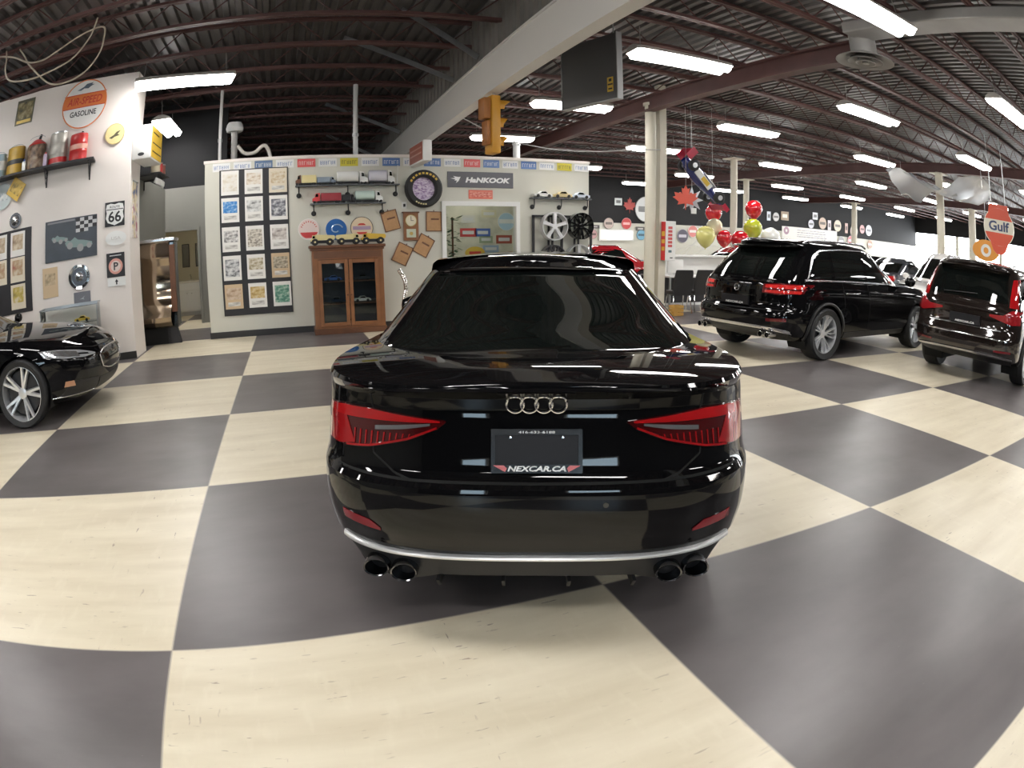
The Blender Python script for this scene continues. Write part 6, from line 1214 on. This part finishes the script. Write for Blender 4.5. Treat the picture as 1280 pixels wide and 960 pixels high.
# signs on the back wall
BW = 24.07
sg = [(15.70, 3.51, 'b', .40, .34, (.62, .66, .66), 'pale square sign on the dark band, first from the office box'), (16.33, 3.30, 'l', .5, .5, (.40, .06, .05), 'dark red leaf-shaped sign on the dark band behind the round post'), (17.25, 3.20, 'r', .62, 0, (.70, .72, .72), 'large white round sign on the dark band beside the round post'),
      (15.19, 2.47, 'r', .26, 0, (.55, .45, .40), 'beige round sign on the pale band, first from the office box'), (16.16, 2.48, 'r', .27, 0, (.50, .05, .05), 'red round sign on the pale band, above the white light box'), (14.42, 2.30, 'b', .55, .16, (.08, .07, .07), 'small dark winged sign at the office box end of the pale band'), (16.95, 2.25, 'b', .5, .18, (.10, .09, .08), 'dark winged sign on the pale band beside the round post'),
      (14.35, 1.95, 'r', .22, 0, (.66, .40, .40), 'small pink ring sign low on the pale band by the office box'), (17.0, 1.95, 'r', .25, 0, (.20, .45, .62), 'blue and white round sign on the pale band right of the light box'),
      (19.47, 1.95, 'r', .34, 0, (.08, .07, .10), 'black round sign with a lilac figure, between the post and the balloons'), (20.1, 2.2, 'r', .30, 0, (.62, .20, .18), 'red flower-like round sign right of the black round one'), (18.75, 2.2, 'b', .25, .3, (.6, .62, .55), 'small pale sign just right of the square post'),
      (25.38, 3.27, 'b', .28, .5, (.62, .66, .74), 'narrow pale blue sign on the dark band above the banner'), (25.94, 3.26, 'r', .25, 0, (.62, .60, .60), 'small pale round sign on the dark band above the banner'), (26.65, 3.36, 'b', .62, .5, (.34, .25, .16), 'brown square sign on the dark band above the banner'), (29.26, 3.55, 'b', .45, .42, (.72, .74, .78), 'white square sign high on the dark band'), (28.9, 3.05, 'r', .26, 0, (.6, .6, .66), 'pale round sign under the white square one'),
      (29.95, 3.17, 'r', .36, 0, (.58, .45, .36), 'tan round sign astride the edge of the dark band'), (30.6, 3.1, 'b', .30, .6, (.70, .62, .66), 'narrow pink and white sign on the dark band'), (31.4, 3.13, 'r', .36, 0, (.72, .62, .50), 'cream round sign with a dark rim on the dark band'), (32.3, 3.05, 'b', .28, .62, (.60, .40, .36), 'narrow red and white sign on the dark band'), (33.1, 2.92, 'r', .40, 0, (.60, .50, .46), 'beige round sign at the far part of the dark band'), (34.0, 3.12, 'r', .28, 0, (.62, .34, .34), 'rose round sign at the far part of the dark band'), (34.75, 3.1, 'r', .36, 0, (.70, .72, .80), 'pale lilac round sign nearest the far corner'),
      (31.8, 2.2, 'r', .30, 0, (.30, .30, .32), 'grey round sign on the pale band right of the banner'), (32.75, 2.3, 'r', .30, 0, (.62, .18, .2), 'red round sign on the pale band toward the corner'), (34.9, 2.2, 'r', .28, 0, (.30, .16, .10), 'dark brown round sign on the pale band nearest the corner')]
for i, (x, z, k, a_, b_, c_, lb) in enumerate(sg):
    yy = BW if z > 2.5 else BW+.02; yy = BW-.0
    m_ = mat('sign_%d' % i, c_, .4); m2 = mat('sign_i%d' % i, tuple(min(1, .25*v+.02) if sum(c_) > 1.2 else min(.8, v*2+.35) for v in c_), .4)
    if k == 'r': t = disc('round_sign', lb, 'sign', (x, yy, z), 0, a_, m_, m2, .03, 'signs on the back wall', 24); band(t, 'print', a_*.7, -a_*.22, a_*.22, .0305, m2, 8)
    elif k == 'b': t = panel('wall_sign', lb, 'sign', (x, yy, z), 0, a_, b_, .03, m_, 'signs on the back wall'); patch(t, 'print', 0, 0, a_*.6, b_*.4, .03, m2)
    else: t = thing('wall_sign', lb, 'sign', (x, yy, z), R(0), 'signs on the back wall'); obj('leaf', MB().prism([(u*1.1, v*1.1) for u, v in leaf], 0, .03, YR), m_, t, smooth=False)
t = thing('light_box_sign', 'white framed light box on the pale band seen over the coupe', 'sign', (15.6, BW, 1.92)); obj('frame', MB().box((-.95, -.08, -.27), (.95, 0, .27)), m_whitee, t, smooth=False); obj('lit_panel', MB().box((-.86, -.085, -.20), (.86, -.08, .20)), mat('lit_panel', (.6, .6, .6), .4, emit=(1, .98, .94), estr=.9), t, smooth=False)
t = panel('banner', 'long white printed banner on the back wall over the black sport utility', 'banner', (28.9, BW, 2.42), 0, 4.9, .72, .02, m_paper); mb = MB(); rg = random.Random(2)
for j, (z, h_) in enumerate(((.18, .07), (.04, .09), (-.08, .06), (-.2, .1))):
    x = -1.2
    while x < 1.2: w_ = .08+.25*rg.random(); mb.box((x, -.022, z), (x+w_, -.02, z+h_*.6)); x += w_+.06
obj('print_lines', mb, mat('grey_print', (.38, .36, .40), .5), t, smooth=False); obj('round_mark', MB().lathe([(.08, .02), (.22, .02), (.22, .022), (.08, .022)], 24, closed=True), mat('mauve_mark', (.40, .25, .32), .5), t, M=Matrix.Translation((-2.1, 0, .12)) @ YR)
# ------------------------------------------------------------------ hanging fluorescent fittings
m_tube = mat('lit_diffuser', (.9, .9, .9), .4, emit=(1., .98, .955), estr=36.)
m_hous = mat('fitting_white', (.55, .52, .49), .5)
m_chain = mat('chain_grey', (.35, .34, .33), .5, metal=.5)
def make_fitting():
    t = thing('fluorescent_light', 'x', 'light', group='hanging fluorescent lights')
    mb = MB(); rows = []
    for x, k in ((-.82, .8), (-.78, 1), (.78, 1), (.82, .8)):
        rows.append([(x, -.21*k, -.01), (x, -.19*k, .04), (x, -.07*k, .09), (x, .07*k, .09), (x, .19*k, .04), (x, .21*k, -.01)])
    mb.grid(rows); mb.add(rows[0], [(0, 1, 2, 3, 4, 5)]); mb.add(rows[-1], [(5, 4, 3, 2, 1, 0)])
    obj('reflector_housing', mb, m_hous, t)
    for s in (-1, 1):
        mb = MB(); rows = []
        for x, k in ((-.80, .55), (-.76, 1), (.76, 1), (.80, .55)):
            rows.append([(x, s*.10+.092*math.cos(a)*k, -.012-.085*k*abs(math.sin(a))) for a in np.linspace(0, PI, 9)])
        mb.grid(rows); mb.add(rows[0]+rows[-1], [tuple(range(8, -1, -1)), tuple(range(9, 18))]); mb.add([rows[0][0], rows[-1][0], rows[-1][-1], rows[0][-1]], [(0, 1, 2, 3)])
        obj('lamp_diffuser', mb, m_tube, t)
    for s in (-.68, .68):
        obj('hanging_chain', MB().cyl((s, 0, .08), (s*.97, .03, .42), .008, 6), m_chain, t)
    return t
proto = None
ordi = ['first', 'second', 'third', 'fourth', 'fifth', 'sixth', 'seventh', 'eighth', 'ninth']
def place(x, y, z, rz, label):
    global proto
    if proto is None: proto = make_fitting(); o = proto; o['label'] = label
    else: o = dup(proto, label)
    o.location = (x, y, z); o.rotation_euler = (0, 0, rz)
    return o
place(-1.0, 7.41, 4.2, R(12), 'lit fluorescent fitting hanging at the end of the wall of oil cans')
place(-1.89, 10.9, 4.2, R(90), 'lit fluorescent fitting over the washroom corridor, turned end on')
XS = [6.0, 10.5, 15.45, 20.5, 25.1, 29.9, 34.6]
YS = [1.75, 5.33, 9.0, 13.05, 17.8, 21.8]
for j, y in enumerate(YS):
    for i, x in enumerate(XS):
        if i == 0 and j > 3: continue
        lab = 'lit fluorescent fitting right of the beam, %s along the %s row back' % (ordi[i], ordi[j])
        place(x, y-(.03*i if j else 0), 4.2, R(-3), lab)
XN = []
for j, (x, y) in enumerate([(6.0, -2.0), (10.5, -2.0), (15.4, -2.0), (20.5, -2.0), (25.1, -2.0), (6.0, -5.6), (12., -5.6), (20, -5.6), (30, -3)]):
    place(x, y, 4.2, 0, 'lit fluorescent fitting right of the beam, behind the camera')
for j, (x, y) in enumerate([(.3, .2), (-4.6, .2), (1.0, -3.4), (-4.0, -3.4), (-1.5, -6.6), (-4.9, 4.6), (-2.0, 1.7)]):  # the last two are added out of view to brighten the left wall
    place(x, y, 4.3, 0, 'lit fluorescent fitting left of the beam, out of view, some added to light the left wall')
# ------------------------------------------------------------------ camera: a wide phone lens with barrel distortion
cd = bpy.data.cameras.new('camera'); cam = bpy.data.objects.new('camera', cd); COL.objects.link(cam); SC.camera = cam
cd.type = 'PANO'; cd.sensor_width = 36; cd.sensor_fit = 'HORIZONTAL'
cc = cd.cycles if hasattr(cd, 'cycles') and hasattr(cd.cycles, 'panorama_type') else cd
cc.panorama_type = 'FISHEYE_LENS_POLYNOMIAL'
cc.fisheye_fov = R(179)
cc.fisheye_polynomial_k0 = 0.
cc.fisheye_polynomial_k1 = -.0465229
cc.fisheye_polynomial_k2 = 0.
cc.fisheye_polynomial_k3 = 2.954304e-05
cc.fisheye_polynomial_k4 = -1.706833e-06
cd.clip_start = .05; cd.clip_end = 200
yaw, pit, rol = .35203, -.22461, -.00747
F_ = Vector((math.sin(yaw)*math.cos(pit), math.cos(yaw)*math.cos(pit), math.sin(pit))); R_ = Vector((math.cos(yaw), -math.sin(yaw), 0)); U_ = R_.cross(F_)
R2 = R_*math.cos(rol)+U_*math.sin(rol); U2 = -R_*math.sin(rol)+U_*math.cos(rol)
Mc = Matrix((R2, U2, -F_)).transposed().to_4x4(); Mc.translation = (.6461, -2.0861, 1.4469)
cam.matrix_world = Mc
w = bpy.data.worlds.new('world'); SC.world = w; w.use_nodes = True
bg = w.node_tree.nodes['Background']; bg.inputs[0].default_value = (.8, .9, 1, 1); bg.inputs[1].default_value = .25
SC.view_settings.view_transform = 'Standard'; SC.view_settings.look = 'None'; SC.view_settings.gamma = 1.; SC.view_settings.use_curve_mapping = False
SC.view_settings.exposure = 0.
cy = SC.cycles
cy.use_denoising = True
try: cy.denoiser = 'OPENIMAGEDENOISE'
except Exception: pass
cy.max_bounces = 6; cy.diffuse_bounces = 3; cy.glossy_bounces = 4; cy.sample_clamp_indirect = 8.
